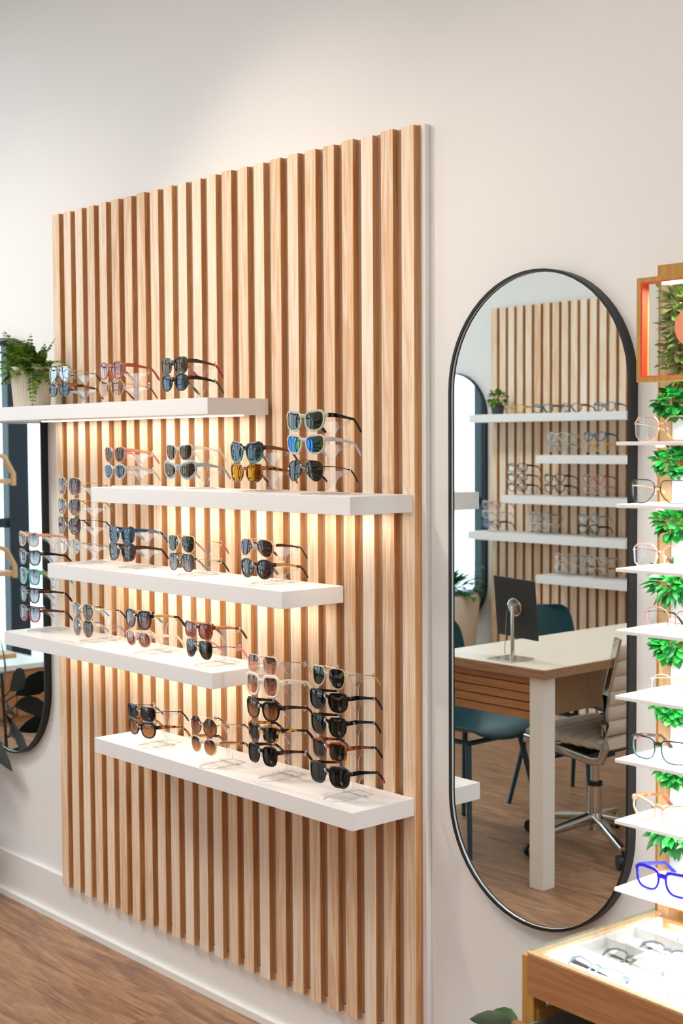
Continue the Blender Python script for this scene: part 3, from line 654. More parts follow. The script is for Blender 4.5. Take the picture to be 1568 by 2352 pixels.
for k, (x, y, z) in STX.items():
    acrylic_stand(DSC[k], (x, y, z), 0, [g[1]-z for g in GL if g[0] == k], 'acrylic stands on the slat panel shelves')
for g in GL:
    k, z, W, tp, bt, kind, rim, fm, lm, tm, tip, op, lab = g
    x, y, z0 = STX[k]
    glasses('sunglasses', lab, 'sunglasses', (x+XJ.uniform(-.002, .002), y-.09, z), XJ.uniform(-.03, .03), kind, W, tp, bt, rim, fm, lm, tm, tip, group='sunglasses on the slat panel shelves', **op)

# ------------------------------------------------------------------ oval mirrors
def stadium(hw, hh, n=28):
    r = hw; pts = []
    for i in range(n+1):
        th = PI*i/n; pts.append((r*math.cos(th), hh-r+r*math.sin(th)))
    for i in range(n+1):
        th = PI+PI*i/n; pts.append((r*math.cos(th), -(hh-r)+r*math.sin(th)))
    return pts
def oval_mirror(label, cx, cz, yw, sgn, hw=.256, hh=.7225, dep=.026):
    t = thing('oval_wall_mirror', label, 'mirror', (cx, yw, cz), 0 if sgn < 0 else PI)
    fr = MB(); o1, i1 = stadium(hw, hh), stadium(hw-.0062, hh-.0062); n = len(o1)
    prof = [(o1, 0), (o1, -dep), (i1, -dep), (i1, -dep+.0045)]
    for ol, y in prof: fr.v += [(a, y, b) for a, b in ol]
    for k in range(3):
        for i in range(n):
            j = (i+1) % n; fr.f.append([k*n+i, k*n+j, (k+1)*n+j, (k+1)*n+i]); fr.m.append(0)
    fr.obj('frame', M_BLACK, t, smooth=True, angle=.5)
    MB().add([(a, -dep+.007, b) for a, b in i1], [list(range(n))]).obj('mirror_glass', M_MIRROR, t)
    be = MB(); i2 = stadium(hw-.0066, hh-.0066)
    be.v += [(a, -dep+.0045, b) for a, b in i1] + [(a, -dep+.0068, b) for a, b in i2]
    for i in range(n):
        j = (i+1) % n; be.f.append([i, j, n+j, n+i]); be.m.append(0)
    be.obj('pale_inner_lip', plain('polished_glass_edge', 'e2ecec', .2, metal=.2), t)
    return t
oval_mirror('large black framed oval wall mirror right of the slat panel', 1.981, 1.2437, 0, -1)
oval_mirror('black framed oval wall mirror at the left edge, behind the fern and fourth shelf', -.409, 1.2405, 0, -1)
oval_mirror('black framed oval mirror on the opposite wall, seen in the big mirror', -1.60, 1.27, YB, 1)

# ------------------------------------------------------------------ fern in its ribbed pot
def pot(parent, r0, r1, h, mat, rib=.0, nr=0, n=96):
    MB().lathe([(r0*.96, 0), (r0, .004), (r1, h-.003), (r1*.98, h), (r1*.9, h), (r1*.88, h-.02)], n=n, rib=rib, nr=nr).obj('pot', mat, parent, smooth=True, angle=1.2)
    MB().lathe([(r1*.89, h-.022), (r1*.3, h-.016), (.001, h-.014)], n=24).obj('soil', M_SOIL, parent)
t = thing('potted_fern', 'small bushy fern in a ribbed white pot on the topmost shelf', 'potted plant', (-.012, -.135, 1.7124))
pot(t, .056, .0665, .128, M_POT, .028, 38, 228)
fn = MB(); st = MB()
def frond(fn, st, base, az, el, L, lw, npairs, droop):
    p = Vector(base); d = Vector((math.cos(az)*math.cos(el), math.sin(az)*math.cos(el), math.sin(el))); pts = [p.copy()]
    seg = L/npairs
    for i in range(npairs):
        d = (d + Vector((0, 0, -droop/npairs))).normalized(); p = p + d*seg; pts.append(p.copy())
        tt = (i+1)/npairs
        if tt < .12: continue
        sd = d.cross(Vector((0, 0, 1))).normalized(); up = sd.cross(d)
        ln = lw*math.sin(PI*min(1, .15+tt*.85))**.7
        for sg in (1, -1):
            dd = (sd*sg + d*.45 + up*rnd.uniform(-.25, .25)).normalized()
            fn.leaf(p, dd, up, ln*rnd.uniform(.8, 1.15), ln*.72, .2, .3, rows=2)
    st.tube(pts, [.0011*(1-.6*i/len(pts)) for i in range(len(pts))], n=5)
for i in range(105):
    az = rnd.uniform(0, 2*PI); el = rnd.uniform(.25, 1.4); L = rnd.uniform(.08, .165)
    if math.sin(az) > .2: L *= .75
    frond(fn, st, (rnd.uniform(-.035, .035), rnd.uniform(-.035, .035), .115), az, el, L, rnd.uniform(.017, .027), rnd.randint(9, 13), rnd.uniform(.4, 1.9))
frond(fn, st, (-.02, -.03, .115), 3.0, 1.0, .24, .020, 16, 2.3); frond(fn, st, (.04, -.02, .115), -.5, .15, .17, .02, 13, 2.6); frond(fn, st, (.03, 0, .115), .1, .6, .20, .02, 14, 1.2)
fn.obj('foliage', M_FERN, t); st.obj('stems', M_STEM, t)

# ------------------------------------------------------------------ foliage clusters
def cluster(mb, cx, cy_, cz, rx, ry, rz_, n, Lr, Wr, out=1.0, down=.0, yout=-.6):
    for i in range(n):
        th = rnd.uniform(0, 2*PI); u = rnd.uniform(-1, 1); q = rnd.uniform(.3, 1)**.5
        v = Vector((math.cos(th)*math.sqrt(1-u*u), math.sin(th)*math.sqrt(1-u*u), u))
        p = Vector((cx+v.x*rx*q, cy_+v.y*ry*q, cz+v.z*rz_*q))
        d = (v + Vector((0, yout, -down)) + Vector((rnd.uniform(-.5, .5), rnd.uniform(-.5, .5), rnd.uniform(-.4, .6)))).normalized()
        L = rnd.uniform(*Lr); mb.leaf(p, d, (rnd.uniform(-.4, .4), -.5, 1), L, L*rnd.uniform(*Wr), .25, .25, rows=5)

# rubber plant in front of the left mirror
t = thing('rubber_plant', 'dark rubber plant in front of the mirror at the left edge', 'potted plant', (-.74, -.17, 0))
pot(t, .10, .13, .22, plain('grey_planter', '8a8a88', .6), n=40)
rp = MB(); rs = MB()
rs.tube([(0, 0, .2), (.01, .0, .45), (.0, .01, .74)], .006)
for az, z, el, L, W_ in [(.35, .60, .35, .20, .066), (.10, .68, .55, .20, .06), (-.25, .62, .1, .20, .085), (.25, .52, .05, .17, .07), (-.10, .46, -.05, .22, .062), (.20, .40, -.35, .26, .06), (.05, .36, .30, .20, .085),
        (-.45, .40, .1, .18, .07), (2.9, .58, .15, .22, .075), (3.3, .64, .4, .22, .075), (3.0, .45, -.1, .20, .075), (-1.3, .58, .2, .16, .07), (-1.1, .44, .1, .16, .07), (1.0, .70, .8, .10, .05), (3.7, .70, .9, .18, .06), (-.9, .52, .3, .18, .075), (-.6, .66, .5, .18, .07)]:
    d = Vector((math.cos(az)*math.cos(el), math.sin(az)*math.cos(el), math.sin(el)))
    b = Vector((d.x*.06, d.y*.05, z)); rs.tube([(0, 0, z-.03), tuple(b)], .0025, n=6)
    rp.leaf(b, d, (.25, -1, .5), L*1.1, W_*1.15, .16, .12, rows=5)
b = Vector((.17, .085, .62)); rs.tube([(0, 0, .5), tuple(b)], .003, n=6)
rp.leaf(b, (.24, .02, -.13), (0, -.5, 1), .275, .055, .25, .12, rows=5)
rp.obj('foliage', leafmat('rubber_leaf', ('0a0f09', '121a11', '0d140c'), .6, .02), t, smooth=True, angle=2); rs.obj('stem', plain('rubber_stem', '2e2a1c', .6), t)

# low plant on the floor behind the display table
t = thing('leafy_floor_plant', 'dark green leafy plant on the floor below the big mirror', 'potted plant', (2.10, -.13, 0))
pot(t, .07, .085, .16, plain('small_clay_pot', '6a5a4a', .7), n=40)
fp = MB(); fs_ = MB()
for i in range(26):
    az = rnd.uniform(0, 2*PI); z = rnd.uniform(.22, .36); el = rnd.uniform(-.3, .6)
    if math.sin(az) > .4: continue
    d = Vector((math.cos(az)*math.cos(el), math.sin(az)*math.cos(el), math.sin(el))); b = Vector((d.x*.06, d.y*.05, z))
    fs_.tube([(0, 0, .14), (d.x*.03, d.y*.03, z-.03), tuple(b)], .002, n=5); fp.leaf(b, d, (0, -.4, 1), rnd.uniform(.07, .10), rnd.uniform(.034, .044), .15, .25, rows=5)
for az, z in ((3.1, .35), (3.35, .335), (2.9, .315), (3.6, .36), (.3, .40), (-.2, .42), (.0, .38)):
    d = Vector((math.cos(az), math.sin(az), .15)); b = Vector((d.x*.07, d.y*.05, z)); fs_.tube([(0, 0, .14), (d.x*.03, d.y*.03, z-.04), tuple(b)], .002, n=5)
    fp.leaf(b, d, (0, -.6, 1), .10, .044, .15, .3, rows=5)
fp.obj('foliage', leafmat('floor_plant_leaf', ('16301a', '24481f', '1b3a1c', '2f5a28'), .4, .15), t, smooth=True, angle=2); fs_.obj('stems', M_STEM, t)

# ------------------------------------------------------------------ right-hand frame display
DX, DW = 2.348, .62
DZ = [1.593, 1.476, 1.355, 1.238, 1.113, .992, .874, .744]
t = thing('display_backboard', 'oak display backboard with a pale upright, carrying the thin white shelves', 'display stand', (2.30, 0, 0))
MB().box(0, .70, -.020, -.001, .50, 1.912).obj('back_panel', M_OAKV, t)
MB().box(.027, .054, -.050, -.020, .50, 1.912).obj('upright', M_LIGHTWOOD, t)
MB().box(.600, .627, -.050, -.020, .50, 1.912).obj('upright', M_LIGHTWOOD, t)
MB().box(.020, .32, -.052, -.001, 1.912, 1.938).obj('top_block', M_OAKV, t, bevel=.001)
M_PUCK = emis('puck_glow', 'ffffff', 14)
ORD = ('topmost', 'second', 'third', 'fourth', 'fifth', 'sixth', 'seventh', 'lowest')
for i, z in enumerate(DZ):
    t = thing('thin_display_shelf', f'{ORD[i]} of the thin white shelves at the right edge' + ('' if i in (0, 7) else ' counting down'), 'shelf', (DX, 0, z), 0, 'thin white display shelves')
    MB().box(0, DW, -.218, -.050, -.007, 0).obj('shelf_board', plain('white_gloss_board', 'f4f2f0', .3), t, bevel=.0015)
    MB().lathe([(.006, -.0105), (.0085, -.009), (.0085, -.0072)], .062, -.165, n=20).obj('puck_light', M_PUCK, t)
    area('display_shelf_lamp', (DX+.25, -.125, z-.0125), (0, 0, 0), .50, .08, 2.4 if i < 7 else .5, (1, .97, .95))
    zn = DZ[i+1] if i < 7 else None
    # planter trough and artificial greenery above this shelf
    zu = (1.70 if i == 0 else DZ[i-1]-.008); gap = zu - z; hp = gap*.50
    p = thing('wall_planter', f'white trough of bright artificial leaves above the {ORD[i]} thin shelf', 'planter', (DX+.008, -.030, z), 0, 'planters behind the thin shelves')
    MB().box(.006, .36, -.030, .008, .0005, hp).obj('trough', M_WHITE, p, bevel=.001)
    fo = MB()
    sty = (((.013, .023), (.55, .85)), ((.026, .042), (.26, .36)), ((.015, .025), (.55, .8)), ((.012, .020), (.75, 1.0)))[(i*3+(0 if i % 2 else 2)) % 4]
    for q in range(4): cluster(fo, .018+.085*q, -.036, hp+gap*.20, .036, .020, gap*.22, 105, *sty, yout=-.45)
    cluster(fo, -.004, -.035, hp+gap*.22, .022, .014, gap*.16, 26, (.012, .024), (.5, .8), yout=-.3)
    fo.obj('foliage', M_GREEN, p, smooth=True, angle=2)
area('display_top_lamp', (DX+.25, -.10, 1.70), (0, 0, 0), .46, .07, 1.6, (1, .97, .95))

# glazed sign box on top of the display
t = thing('glazed_sign_box', 'oak sign box with orange lining and a round orange disc over greenery', 'sign', (2.358, -.170, 1.705))
bw, bh = .60, .195
o_ = MB(); o_.box(0, bw, 0, .026, 0, .009); o_.box(0, bw, 0, .026, bh-.009, bh); o_.box(0, .009, 0, .026, .009, bh-.009); o_.box(bw-.009, bw, 0, .026, .009, bh-.009)
o_.obj('outer_frame', M_OAKV, t)
i_ = MB(); i_.box(.009, bw-.009, .001, .018, .009, .0112); i_.box(.009, bw-.009, .001, .018, bh-.0112, bh-.009); i_.box(.009, .0125, .001, .018, .0112, bh-.0112)
i_.obj('lining', plain('orange_red_lining', 'f0512c', .45), t)
MB().box(.0125, bw-.0125, .0145, .016, .0112, bh-.0112).obj('pane', M_GLASS, t)
MB().add([(.1145+.036*math.cos(2*PI*k/40), y, .098+.036*math.sin(2*PI*k/40)) for y in (.010, .0140) for k in range(40)], [list(range(40)), list(range(40, 80))] + [[k, (k+1) % 40, 40+(k+1) % 40, 40+k] for k in range(40)]).obj('round_logo_disc', plain('salmon_orange', 'f59a72', .4), t)
MB().box(.055, .5, .003, .012, bh-.0150, bh-.0114).obj('light_tube', M_PUCK, t)
area('sign_box_lamp', (2.358+.28, -.125, 1.705+bh-.02), (0, 0, 0), .45, .02, 3.6, (1, .98, .96))
t = thing('moss_wall', 'mixed dusky green foliage inside the sign box', 'plant', (2.36, -.072, 1.72)); t['kind'] = 'stuff'
fo = MB()
for q in range(5):
    for r_ in range(4):
        cluster(fo, .028+.060*q+.012*(r_ % 2), -.008, .018+.038*r_, .034, .016, .026, 80, ((.014, .024), (.022, .036))[(q+r_) % 2], (.35, .7), yout=-.4)
fo.obj('foliage', M_MOSS, t, smooth=True, angle=2)
fo = MB(); fo.leaf((0, 0, 0), (.25, 0, 1), (0, -1, 0), .024, .009, .2, .1, rows=5); fo.leaf((0, 0, 0), (-.5, 0, 1), (0, -1, 0), .014, .006, .2, .1, rows=5); o = fo.obj('leaf_sprig', M_FERN, smooth=True, angle=2); o.location = (2.309, -.034, 1.897)
tag(o, 'small leaf sprig poking up over the sign box', 'plant')

# eyeglasses on the thin shelves
EG = [(2.359, 'hexa', ROSE, GOLD, dict(metal=1), .0016, 'rose gold angular eyeglasses on the topmost thin shelf'),
      (2.351, 'navigator', GUN, plain('amber_temple', 'a8642a', .3), dict(metal=1), .0014, 'black wire eyeglasses with amber temples on the second thin shelf'),
      (2.357, 'hexa', PNK, plain('burgundy_wire', '5a1f24', .3), dict(metal=1), .0018, 'pale blush angular eyeglasses on the third thin shelf'),
      (2.385, 'panto', plain('coral_grey_wire', 'b4746a', .3), GUN, dict(metal=1), .0013, 'coral and grey round eyeglasses on the fourth thin shelf'),
      (2.399, 'round', plain('pale_champagne', 'e6d2c0', .3), GOLD, dict(metal=1), .0016, 'champagne thin round eyeglasses on the fifth thin shelf'),
      (2.356, 'rect', twotone('green_black_acetate', '0e2e30', '3f6f6c', .6), TORTD, {}, .0026, 'dark green rectangular eyeglasses on the sixth thin shelf'),
      (2.358, 'cateye', plain('cream_acetate_frame', 'e2c39a', .3), HONEY, {}, .0028, 'cream cat eye eyeglasses with honey temples on the seventh thin shelf'),
      (2.367, 'square', plain('cobalt_acetate', '2418b8', .2), plain('cobalt_temple', '2a2ea8', .25), dict(brow=.5, wide=.0055), .0042, 'bright cobalt blue square eyeglasses on the lowest thin shelf')]
for i, (xl, kind, fm, tm, op, rim, lab) in enumerate(EG):
    W = .136; bt = -.034
    glasses('eyeglasses', lab, 'eyeglasses', (xl+W/2, -.186, DZ[i]-bt+.0008), -.03, kind, W, .012, bt, rim, fm, L_CLR, tm, None, group='eyeglasses on the thin shelves', tl=.092, **op)

# ------------------------------------------------------------------ display table with glass top
TA = math.radians(-3.5); TZ = .664
TB = thing('display_table', 'oak display table with a glass top at the bottom right corner', 'display table', (2.303, -.416, 0), TA)
tw, td = 1.0, .36
MB().box(0, tw, 0, .016, TZ-.088, TZ-.012).obj('front_panel', M_OAK, TB, bevel=.001)
sp = MB(); sp.box(.0, .012, .016, td, TZ-.088, TZ-.012); sp.box(tw-.012, tw, .016, td, TZ-.088, TZ-.012); sp.box(.012, tw-.012, td-.012, td, TZ-.088, TZ-.012)
sp.obj('carcass', M_OAK, TB)
tr_ = MB(); tr_.box(.012, tw-.012, .016, td-.012, TZ-.036, TZ-.032)
for q in range(3): tr_.box(.030, tw-.012, .100+.083*q, .1025+.083*q, TZ-.032, TZ-.0125)
tr_.box(.012, .030, .016, td-.012, TZ-.032, TZ-.0125); tr_.box(.24, .2425, .016, td-.012, TZ-.032, TZ-.0125); tr_.box(.48, .4825, .016, td-.012, TZ-.032, TZ-.0125)
tr_.obj('white_tray', M_WHITE, TB)
rm = MB(); rm.box(-.001, .018, .0, td, TZ-.012, TZ-.008); rm.box(.018, tw, 0, .012, TZ-.012, TZ-.008); rm.obj('pale_rim', M_LIGHTWOOD, TB)
MB().box(0.003, tw, .004, td, TZ-.0075, TZ-.0015, 0, 1).obj('glass_top', [M_TGLASS, M_GEDGE], TB)
for lx in (-.026, tw-.004):
    for ly in (.012, td-.045): MB().box(lx, lx+.030, ly, ly+.033, 0, TZ-.022).obj('leg', M_OAKV, TB, bevel=.001)
dr = MB(); dr.box(-.012, tw, -.030, -.014, TZ-.225, TZ-.135); dr.obj('drawer_front', M_OAK, TB, bevel=.001)
db = MB(); db.box(.006, .012, -.014, td-.06, TZ-.215, TZ-.140); db.box(tw-.02, tw-.014, -.014, td-.06, TZ-.215, TZ-.140); db.box(.012, tw-.02, td-.066, td-.06, TZ-.215, TZ-.140); db.box(.012, tw-.02, -.014, td-.066, TZ-.215, TZ-.210)
db.obj('drawer_box', plain('grey_drawer_lining', '8b8782', .7), TB)
MB().box(.0, .010, .02, td, TZ-.150, TZ-.118).obj('side_rail', M_OAKV, TB)
TM = Matrix.Translation((2.303, -.416, 0)) @ Matrix.Rotation(TA, 4, 'Z')
def tabpt(u, v, z): return tuple(TM @ Vector((u, v, z)))
area('tray_fill_lamp', tabpt(.5, .024, TZ-.0125), (math.radians(55), 0, TA), .9, .008, 2.6, (1, 1, 1))  # added fill strips that brighten the white tray, not part of the table
area('tray_fill_lamp', tabpt(.5, td-.018, TZ-.014), (math.radians(-30), 0, TA), .9, .008, 2.6, (1, 1, 1))
for u, v, kind, fm, tm, rim, lab, op in ((.110, .078, 'cateye', plain('slate_acetate', '59636a', .3), GUN, .003, 'slate grey eyeglasses in the front compartment of the display table', {}),
    (.122, .160, 'panto', plain('olive_grey_acetate', '7b7c70', .3), GUN, .0026, 'olive grey round eyeglasses in the second compartment of the display table', {}),
    (.140, .243, 'panto', plain('blue_grey_acetate', '7f8ba3', .3), GUN, .0026, 'blue grey eyeglasses in the third compartment of the display table', {}),
    (.165, .318, 'oval', plain('red_brown_wire', '9a4a3c', .3), GUN, .0014, 'red brown wire eyeglasses at the back of the display table', dict(metal=1)),
    (.335, .078, 'round', GOLD, GOLD, .0014, 'gold wire eyeglasses in the right front compartment of the display table', dict(metal=1))):
    o = glasses('eyeglasses', lab, 'eyeglasses', tabpt(u, v-.012, TZ-.032+.0150), TA, kind, .132, .010, -.034, rim, fm, L_CLR, tm, None, group='eyeglasses inside the display table', folded=True, **op); o.rotation_euler = (-1.15, 0, TA)
for u, lab in ((.10, 'black sunglasses lying in the open drawer under the display table, left pair'), (.36, 'black sunglasses in the open drawer, at the right edge of the photo')):
    glasses('sunglasses', lab, 'sunglasses', tabpt(u, .045, TZ-.210+.038), TA, 'wayfarer', .138, .012, -.036, .0036, Bk, L_BRN, Bk, None, group='sunglasses in the drawer', tl=.07)

# ------------------------------------------------------------------ things seen only in the big mirror: desk and chairs (mirror plane y = -.019)
YM = -.019
def ry(v): return 2*YM - v
DK = thing('consulting_desk', 'white topped desk with plywood edge and slatted apron, reflected in the big mirror', 'desk', (.27, ry(2.95), 0))
L_, W_ = 2.95-1.365, .57
MB().box(0, W_, 0, L_, .797, .80).obj('laminate_top', plain('cream_laminate', 'e9ddcd', .4), DK)
MB().box(0, W_, 0, L_, .765, .797).obj('plywood_edge', M_PLY, DK, bevel=.001)
for lx in (.006, W_-.10):
    for ly in (.04, L_-.105 if lx > .1 else L_-.068): MB().box(lx, lx+.062, ly, ly+.065, 0, .765).obj('leg', M_TRIM, DK, bevel=.002)
ap = MB()
for k in range(5): ap.box(.093, W_-.10, L_-.06, L_-.045, .605+.032*k, .605+.032*k+.027)
ap.box(.093, W_-.10, L_-.070, L_-.06, .605, .765); ap.obj('slatted_apron', M_OAK, DK)
MB().box(.225, .245, .045, L_-.43, .535, .765).obj('side_apron', M_LIGHTWOOD, DK)

# countertop mirror on the desk
t = thing('table_mirror', 'tilting table mirror with black back and chrome stem on the white desk', 'table mirror', (.600, ry(1.461), .80))
MB().box(-.062, .062, -.062, .062, 0, .006).obj('base', M_CHROME, t, bevel=.001)
MB().tube([(.01, .0, .006), (.01, 0, .10), (.008, -.004, .196)], .0075, n=16).obj('stem', M_CHROME, t, smooth=True)
hd = MB().box(-.0975, .0975, -.004, .004, -.112, .112); tilt = Matrix.Translation((0, -.03, .187)) @ Matrix.Rotation(math.radians(-9), 4, 'X') @ Matrix.Rotation(math.radians(3), 4, 'Y')
o = hd.obj('mirror_panel', plain('charcoal_back', '2b2b2e', .45), t, bevel=.003); o.matrix_local = tilt
dc = MB().lathe([(.034, 0), (.034, .004), (.030, .006), (.012, .007), (.010, .02), (.002, .021)], n=32); o = dc.obj('chrome_boss', M_CHROME, t, smooth=True, angle=.4)
o.matrix_local = tilt @ Matrix.Translation((0, .004, .005)) @ Matrix.Rotation(-PI/2, 4, 'X')
MB().tube([(-.008, .012, .18), (-.018, .012, .02)], .0015).obj('pull_rod', M_CHROME, t)

# teal shell chairs (seat faces +x towards the desk)
def shell_chair(label, loc, rz):
    t = thing('shell_chair', label, 'chair', loc, rz, 'teal shell chairs along the desk')
    n, mm = 15, 17; vs = []; fs = []
    prof = [(.25, .435), (.225, .452), (.15, .452), (.05, .442), (-.06, .440), (-.15, .452), (-.205, .49), (-.232, .56), (-.245, .64), (-.255, .72), (-.265, .80), (-.272, .85), (-.274, .862)]
    for i, (x, z) in enumerate(prof):
        tt = i/(len(prof)-1)
        hw = .235 if tt < .45 else .235-.035*((tt-.45)/.4)
        if tt > .8: hw *= math.sqrt(max(.06, 1-((tt-.8)/.215)**2*.75))
        if tt < .1: hw *= .9
        for k in range(mm):
            s_ = -1+2*k/(mm-1)
            vs.append((x+(.05*s_*s_ if tt > .45 else 0), s_*hw, z+(.045*s_*s_*(1 if tt < .45 else max(0, 1-(tt-.45)*4)))))
    for i in range(len(prof)-1):
        for k in range(mm-1):
            a = i*mm+k; fs.append([a, a+1, a+mm+1, a+mm])
    o = MB().add(vs, fs).obj('shell', M_TEAL, t, smooth=True, angle=3)
    md = o.modifiers.new('Thickness', 'SOLIDIFY'); md.thickness = .009; ms = o.modifiers.new('Smooth', 'SUBSURF'); ms.levels = ms.render_levels = 1
    fr = MB(); fr.tube([(.16, -.16, .428), (.16, .16, .428), (-.16, .16, .428), (-.16, -.16, .428), (.16, -.16, .428)], .010); fr.obj('under_frame', M_TEALD, t)
    for sx in (1, -1):
        for sy in (1, -1): MB().tube([(sx*.15, sy*.15, .428), (sx*.225, sy*.22, 0)], [.013, .009], n=12).obj('leg', M_TEALD, t, smooth=True)
    return t
shell_chair('teal shell chair nearest the big mirror, tucked under the desk end', (.145, ry(1.71), 0), 0)
shell_chair('teal shell chair behind the table mirror, further along the desk', (.145, ry(2.44), 0), 0)

# chrome cantilever office chair (faces -x)
t = thing('office_chair', 'beige ribbed office chair with chrome frame and castors, reflected in the big mirror', 'chair', (.585, ry(1.975), 0), 0)
def pad(name, pts, hw, th, parent):
    P = MB(); P.bar(pts, [(hw, th)]*len(pts), n=20, sq=True, up=(0, 0, 1)); return P.obj(name, M_PAD, parent, smooth=True, angle=.9)
seat = [(-.25+.06*k*.5, 0, .455+.006*math.sin(k*PI)) for k in range(16)]
sv = MB()
nrib = 7
for k in range(nrib): sv.bar([(-.172+.055*k+q*.00917, 0, .462) for q in range(7)], [(.215, .016+.012*math.sin(PI*q/6)**.6) for q in range(7)], n=20, sq=True)
sv.obj('seat_pad', M_PAD, t, smooth=True, angle=.8)
bp_ = MB(); d0 = Vector((.195, 0, .50)); d1 = Vector((.255, 0, .845)); dd = (d1-d0)
for k in range(6): bp_.bar([tuple(d0+dd*((k+q/6.2)/6)) for q in range(7)], [(.205, .012+.010*math.sin(PI*q/6)**.6) for q in range(7)], n=20, sq=True, up=(-1, 0, 0))
bp_.obj('back_pad', M_PAD, t, smooth=True, angle=.8)
for sy in (1, -1):
    cf = [(.277, .875), (.258, .79), (.224, .66), (.222, .55), (.222, .46), (.200, .408), (.16, .402), (.0, .424), (-.172, .440)]
    MB().bar([(x, sy*.222, z) for x, z in cf], (.007, .016), n=12, sq=True, up=(.05, 0, 1)).obj('side_frame', M_CHROME, t, smooth=True, angle=.8)
ms_ = MB(); ms_.box(-.10, .10, -.20, .20, .392, .408); ms_.box(-.06, .06, -.05, .05, .365, .392); ms_.tube([(-.04, .05, .38), (-.10, .16, .36), (-.12, .19, .35)], .006); ms_.obj('tilt_mechanism', M_BLACK, t)
MB().lathe([(.017, .245), (.017, .37)], n=20).obj('gas_piston', M_CHROME, t, smooth=True); MB().lathe([(.028, .07), (.028, .25), (.024, .255)], n=24).obj('column', M_CHROME, t, smooth=True, angle=.6)
MB().lathe([(.030, .246), (.030, .262), (.018, .264)], n=24).obj('column_collar', M_BLACK, t)
for k in range(5):
    th = .55+2*PI*k/5; c, s_ = math.cos(th), math.sin(th)
    bl = MB().bar([(c*.02, s_*.02, .118), (c*.16, s_*.16, .098), (c*.30, s_*.30, .075)], [(.021, .022), (.017, .015), (.013, .010)], n=10, sq=True)
    b = bl.obj('base_leg', M_CHROME, t, smooth=True, angle=.8)
    cs = MB()
    for off in (-.012, .012):
        cs.add([(c*.30-s_*(off+dx)+0*q, s_*.30+c*(off+dx), 0) for q in (0,) for dx in (0,)], [])
    pts = [(c*.30-s_*w_, s_*.30+c*w_, .028) for w_ in (-.022, -.006)]; cs.tube(pts, .027, n=18); pts = [(c*.30-s_*w_, s_*.30+c*w_, .028) for w_ in (.006, .022)]; cs.tube(pts, .027, n=18); cs.tube([(c*.30, s_*.30, .03), (c*.30, s_*.30, .07)], .006)
    cs.obj('castor', M_BLACK, t)

# ------------------------------------------------------------------ opposite wall: slats, shelves, frames, plants
YO = ry(3.41)
slat_panel('slat_wall_panel', 'panel of pine slats on the opposite wall, reflected in the big mirror', -1.225, .0625, .043, 26, YO, 1)
G2 = 'white floating shelves on the opposite wall'
shelf('topmost shelf on the opposite wall, with the yellow eyeglasses', -1.251, -.20, 1.745, YO, 1, group=G2)
shelf('second shelf on the opposite wall, short, starting right of the plant', -.777, .30, 1.526, YO, 1, group=G2)
shelf('third shelf on the opposite wall, with the red stack', -1.016, .05, 1.312, YO, 1, group=G2)
shelf('fourth shelf on the opposite wall, reaching over the far mirror', -1.259, -.20, 1.108, YO, 1, group=G2)
shelf('lowest shelf on the opposite wall, above the desk', -.774, .30, .900, YO, 1, group=G2)
YEL = plain('yellow_acetate', 'd99a12', .2); DTL = plain('deep_teal_acetate', '0f4a5c', .2); PUR = plain('purple_acetate', '5c3f66', .2); AQU = plain('aqua_blue_acetate', '1b6f94', .2); REDA = plain('red_clear_acetate', 'b0554a', .2)
def ofr(x, z, kind, fm, tm, lab, metal=False, rim=.0034, back=.10, **kw):
    return glasses('eyeglasses', lab, 'eyeglasses', (x, YO+back+.05, z), PI, kind, .140, .012, -.036, rim, fm, L_CLR, tm, None, group='eyeglasses on the opposite wall', metal=metal, **kw)
for x, fm, tm, kd, lab in ((-.973, YEL, YEL, 'square', 'yellow square eyeglasses'), (-.771, DTL, DTL, 'wayfarer', 'deep teal eyeglasses'), (-.583, PUR, MAR, 'panto', 'purple eyeglasses'), (-.372, AQU, DTL, 'panto', 'aqua blue eyeglasses with green temples')):
    ofr(x, 1.745+.037, kd, fm, tm, lab + ' on the topmost shelf of the opposite wall')
OS = [(-.674, 1.526, 2, (CLR, CLG), 'left stand on the second opposite shelf'), (-.434, 1.526, 2, (BLUEM, YEL), 'right stand on the second opposite shelf'),
      (-.948, 1.312, 3, (Bk, MARB, Bk), 'left stack on the third opposite shelf'), (-.693, 1.312, 2, (TORTD, Bk), 'middle stand on the third opposite shelf'), (-.441, 1.312, 2, (REDA, CORAL), 'right stand on the third opposite shelf'),
      (-1.135, 1.108, 3, (CORAL, CLR, BLUEM), 'left stack on the fourth opposite shelf'), (-.796, 1.108, 2, (CLG, CLR), 'middle stand on the fourth opposite shelf'), (-.468, 1.108, 2, (GREYA, Bk), 'right stand on the fourth opposite shelf'),
      (-.628, .900, 2, (PNK, CLR), 'left stand on the lowest opposite shelf'), (-.417, .900, 2, (CLG, TORT), 'right stand on the lowest opposite shelf')]
KD = ('panto', 'wayfarer', 'square', 'round')
TN = {1: ('',), 2: ('upper', 'lower'), 3: ('top', 'middle', 'bottom')}
CN = {id(CLR): 'clear', id(CLG): 'smoky clear', id(BLUEM): 'blue', id(YEL): 'yellow', id(Bk): 'black', id(MARB): 'marbled', id(TORTD): 'dark tortoise', id(REDA): 'red', id(CORAL): 'coral', id(GREYA): 'grey', id(PNK): 'blush', id(TORT): 'tortoise'}
for i, (x, z, n, fms, lab) in enumerate(OS):
    ti = [.055+.052*(n-1-k) + .0 for k in range(n)]
    acrylic_stand('clear acrylic ' + lab, (x, YO+.06, z), PI, ti, 'acrylic stands on the opposite wall')
    for k in range(n):
        ofr(x, z+ti[k], KD[(i+k) % 4], fms[k], fms[k], f'{CN[id(fms[k])]} eyeglasses, {TN[n][k]} pair of the {lab}')
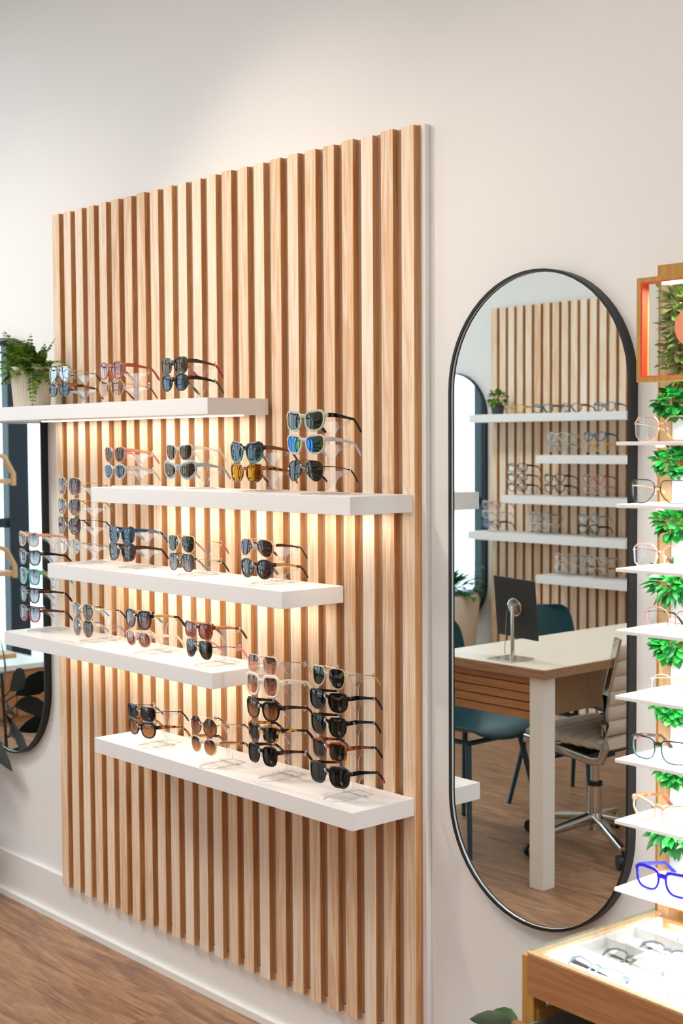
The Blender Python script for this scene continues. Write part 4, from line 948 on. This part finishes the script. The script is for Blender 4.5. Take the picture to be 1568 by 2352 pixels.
t = thing('potted_shrublet', 'small dark round plant on the topmost opposite shelf', 'potted plant', (-1.13, YO+.10, 1.745))
pot(t, .032, .038, .05, plain('dark_pot', '3a3a34', .6), n=32); fo = MB(); cluster(fo, 0, 0, .085, .045, .045, .04, 170, (.018, .03), (.4, .6), yout=0); fo.obj('foliage', M_FERN, t)
t = thing('tall_potted_plant', 'leafy green plant in a tall beige pot below the far mirror', 'potted plant', (-1.42, YO+.20, 0))
MB().lathe([(.10, 0), (.12, .03), (.17, .55), (.185, .72), (.175, .75), (.15, .75), (.14, .72)], n=48).obj('pot', plain('beige_stoneware', 'd8c8b4', .6), t, smooth=True, angle=1)
MB().lathe([(.145, .715), (.001, .72)], n=24).obj('soil', M_SOIL, t)
fo = MB(); fs_ = MB()
for i in range(150):
    az = rnd.uniform(0, 2*PI); el = rnd.uniform(.0, 1.3); d = Vector((math.cos(az)*math.cos(el), math.sin(az)*math.cos(el), math.sin(el))); q = rnd.uniform(.05, .13)
    fo.leaf((d.x*q, d.y*q, .74+d.z*q*.7), d, (0, 0, 1), rnd.uniform(.08, .15), rnd.uniform(.02, .032), .3, .5)
fo.obj('foliage', leafmat('mid_green_leaf', ('0f4a1c', '1a6a28', '2c8a38', '145a28'), .4, .2), t)

# ------------------------------------------------------------------ shop end, seen in the left mirror
t = thing('drawer_bench', 'low oak drawer bench with a white top, reflected in the left mirror', 'cabinet', (-3.95, -1.76, 0))
MB().box(0, .74, 0, .44, 0.0, .30).obj('body', M_OAK, t, bevel=.002); MB().box(-.005, .75, -.01, .45, .30, .33).obj('top', M_SHELF, t, bevel=.002)
for k in range(2): MB().box(.741, .753, .02+.21*k, .22+.21*k, .03, .28).obj('drawer_front', M_OAK, t)
t = thing('plywood_display_rack', 'plywood rack with rounded brackets before the shop window, reflected in the left mirror', 'display rack', (-3.30, -1.24, 0))
for z in (.46, .90, 1.39): MB().box(0, .62, -.02, .30, z, z+.025).obj('rack_shelf', M_LIGHTWOOD, t)
for x in (0, .62):
    br = MB(); br.bar([(x, .30, .0), (x, .30, 1.55)], (.018, .018), n=8, sq=True)
    for z in (.90, 1.39): br.bar([(x, .30, z+.17), (x, .10, z+.17), (x, .03, z+.14), (x, -.02, z+.05), (x, -.02, z-.01)], (.012, .014), n=8, sq=True, up=(1, 0, 0))
    br.obj('bracket', M_LIGHTWOOD, t)
acrylic_stand('clear acrylic stand on the lowest rack shelf, reflected at the left edge', (-2.80, -1.12, .485), PI, [.06, .135, .215, .29])
for z, fm, lab in ((.29, GREYA, 'grey'), (.215, Bk, 'black'), (.135, plain('hot_pink_acetate', 'c22a6a', .25), 'pink'), (.06, BEIGE, 'beige')):
    glasses('eyeglasses', lab + ' eyeglasses on the plywood rack, reflected at the left edge', 'eyeglasses', (-2.80, -1.03, .485+z), PI, 'panto', .138, .012, -.036, .0034, fm, L_CLR, fm, None, group='eyeglasses on the plywood rack')
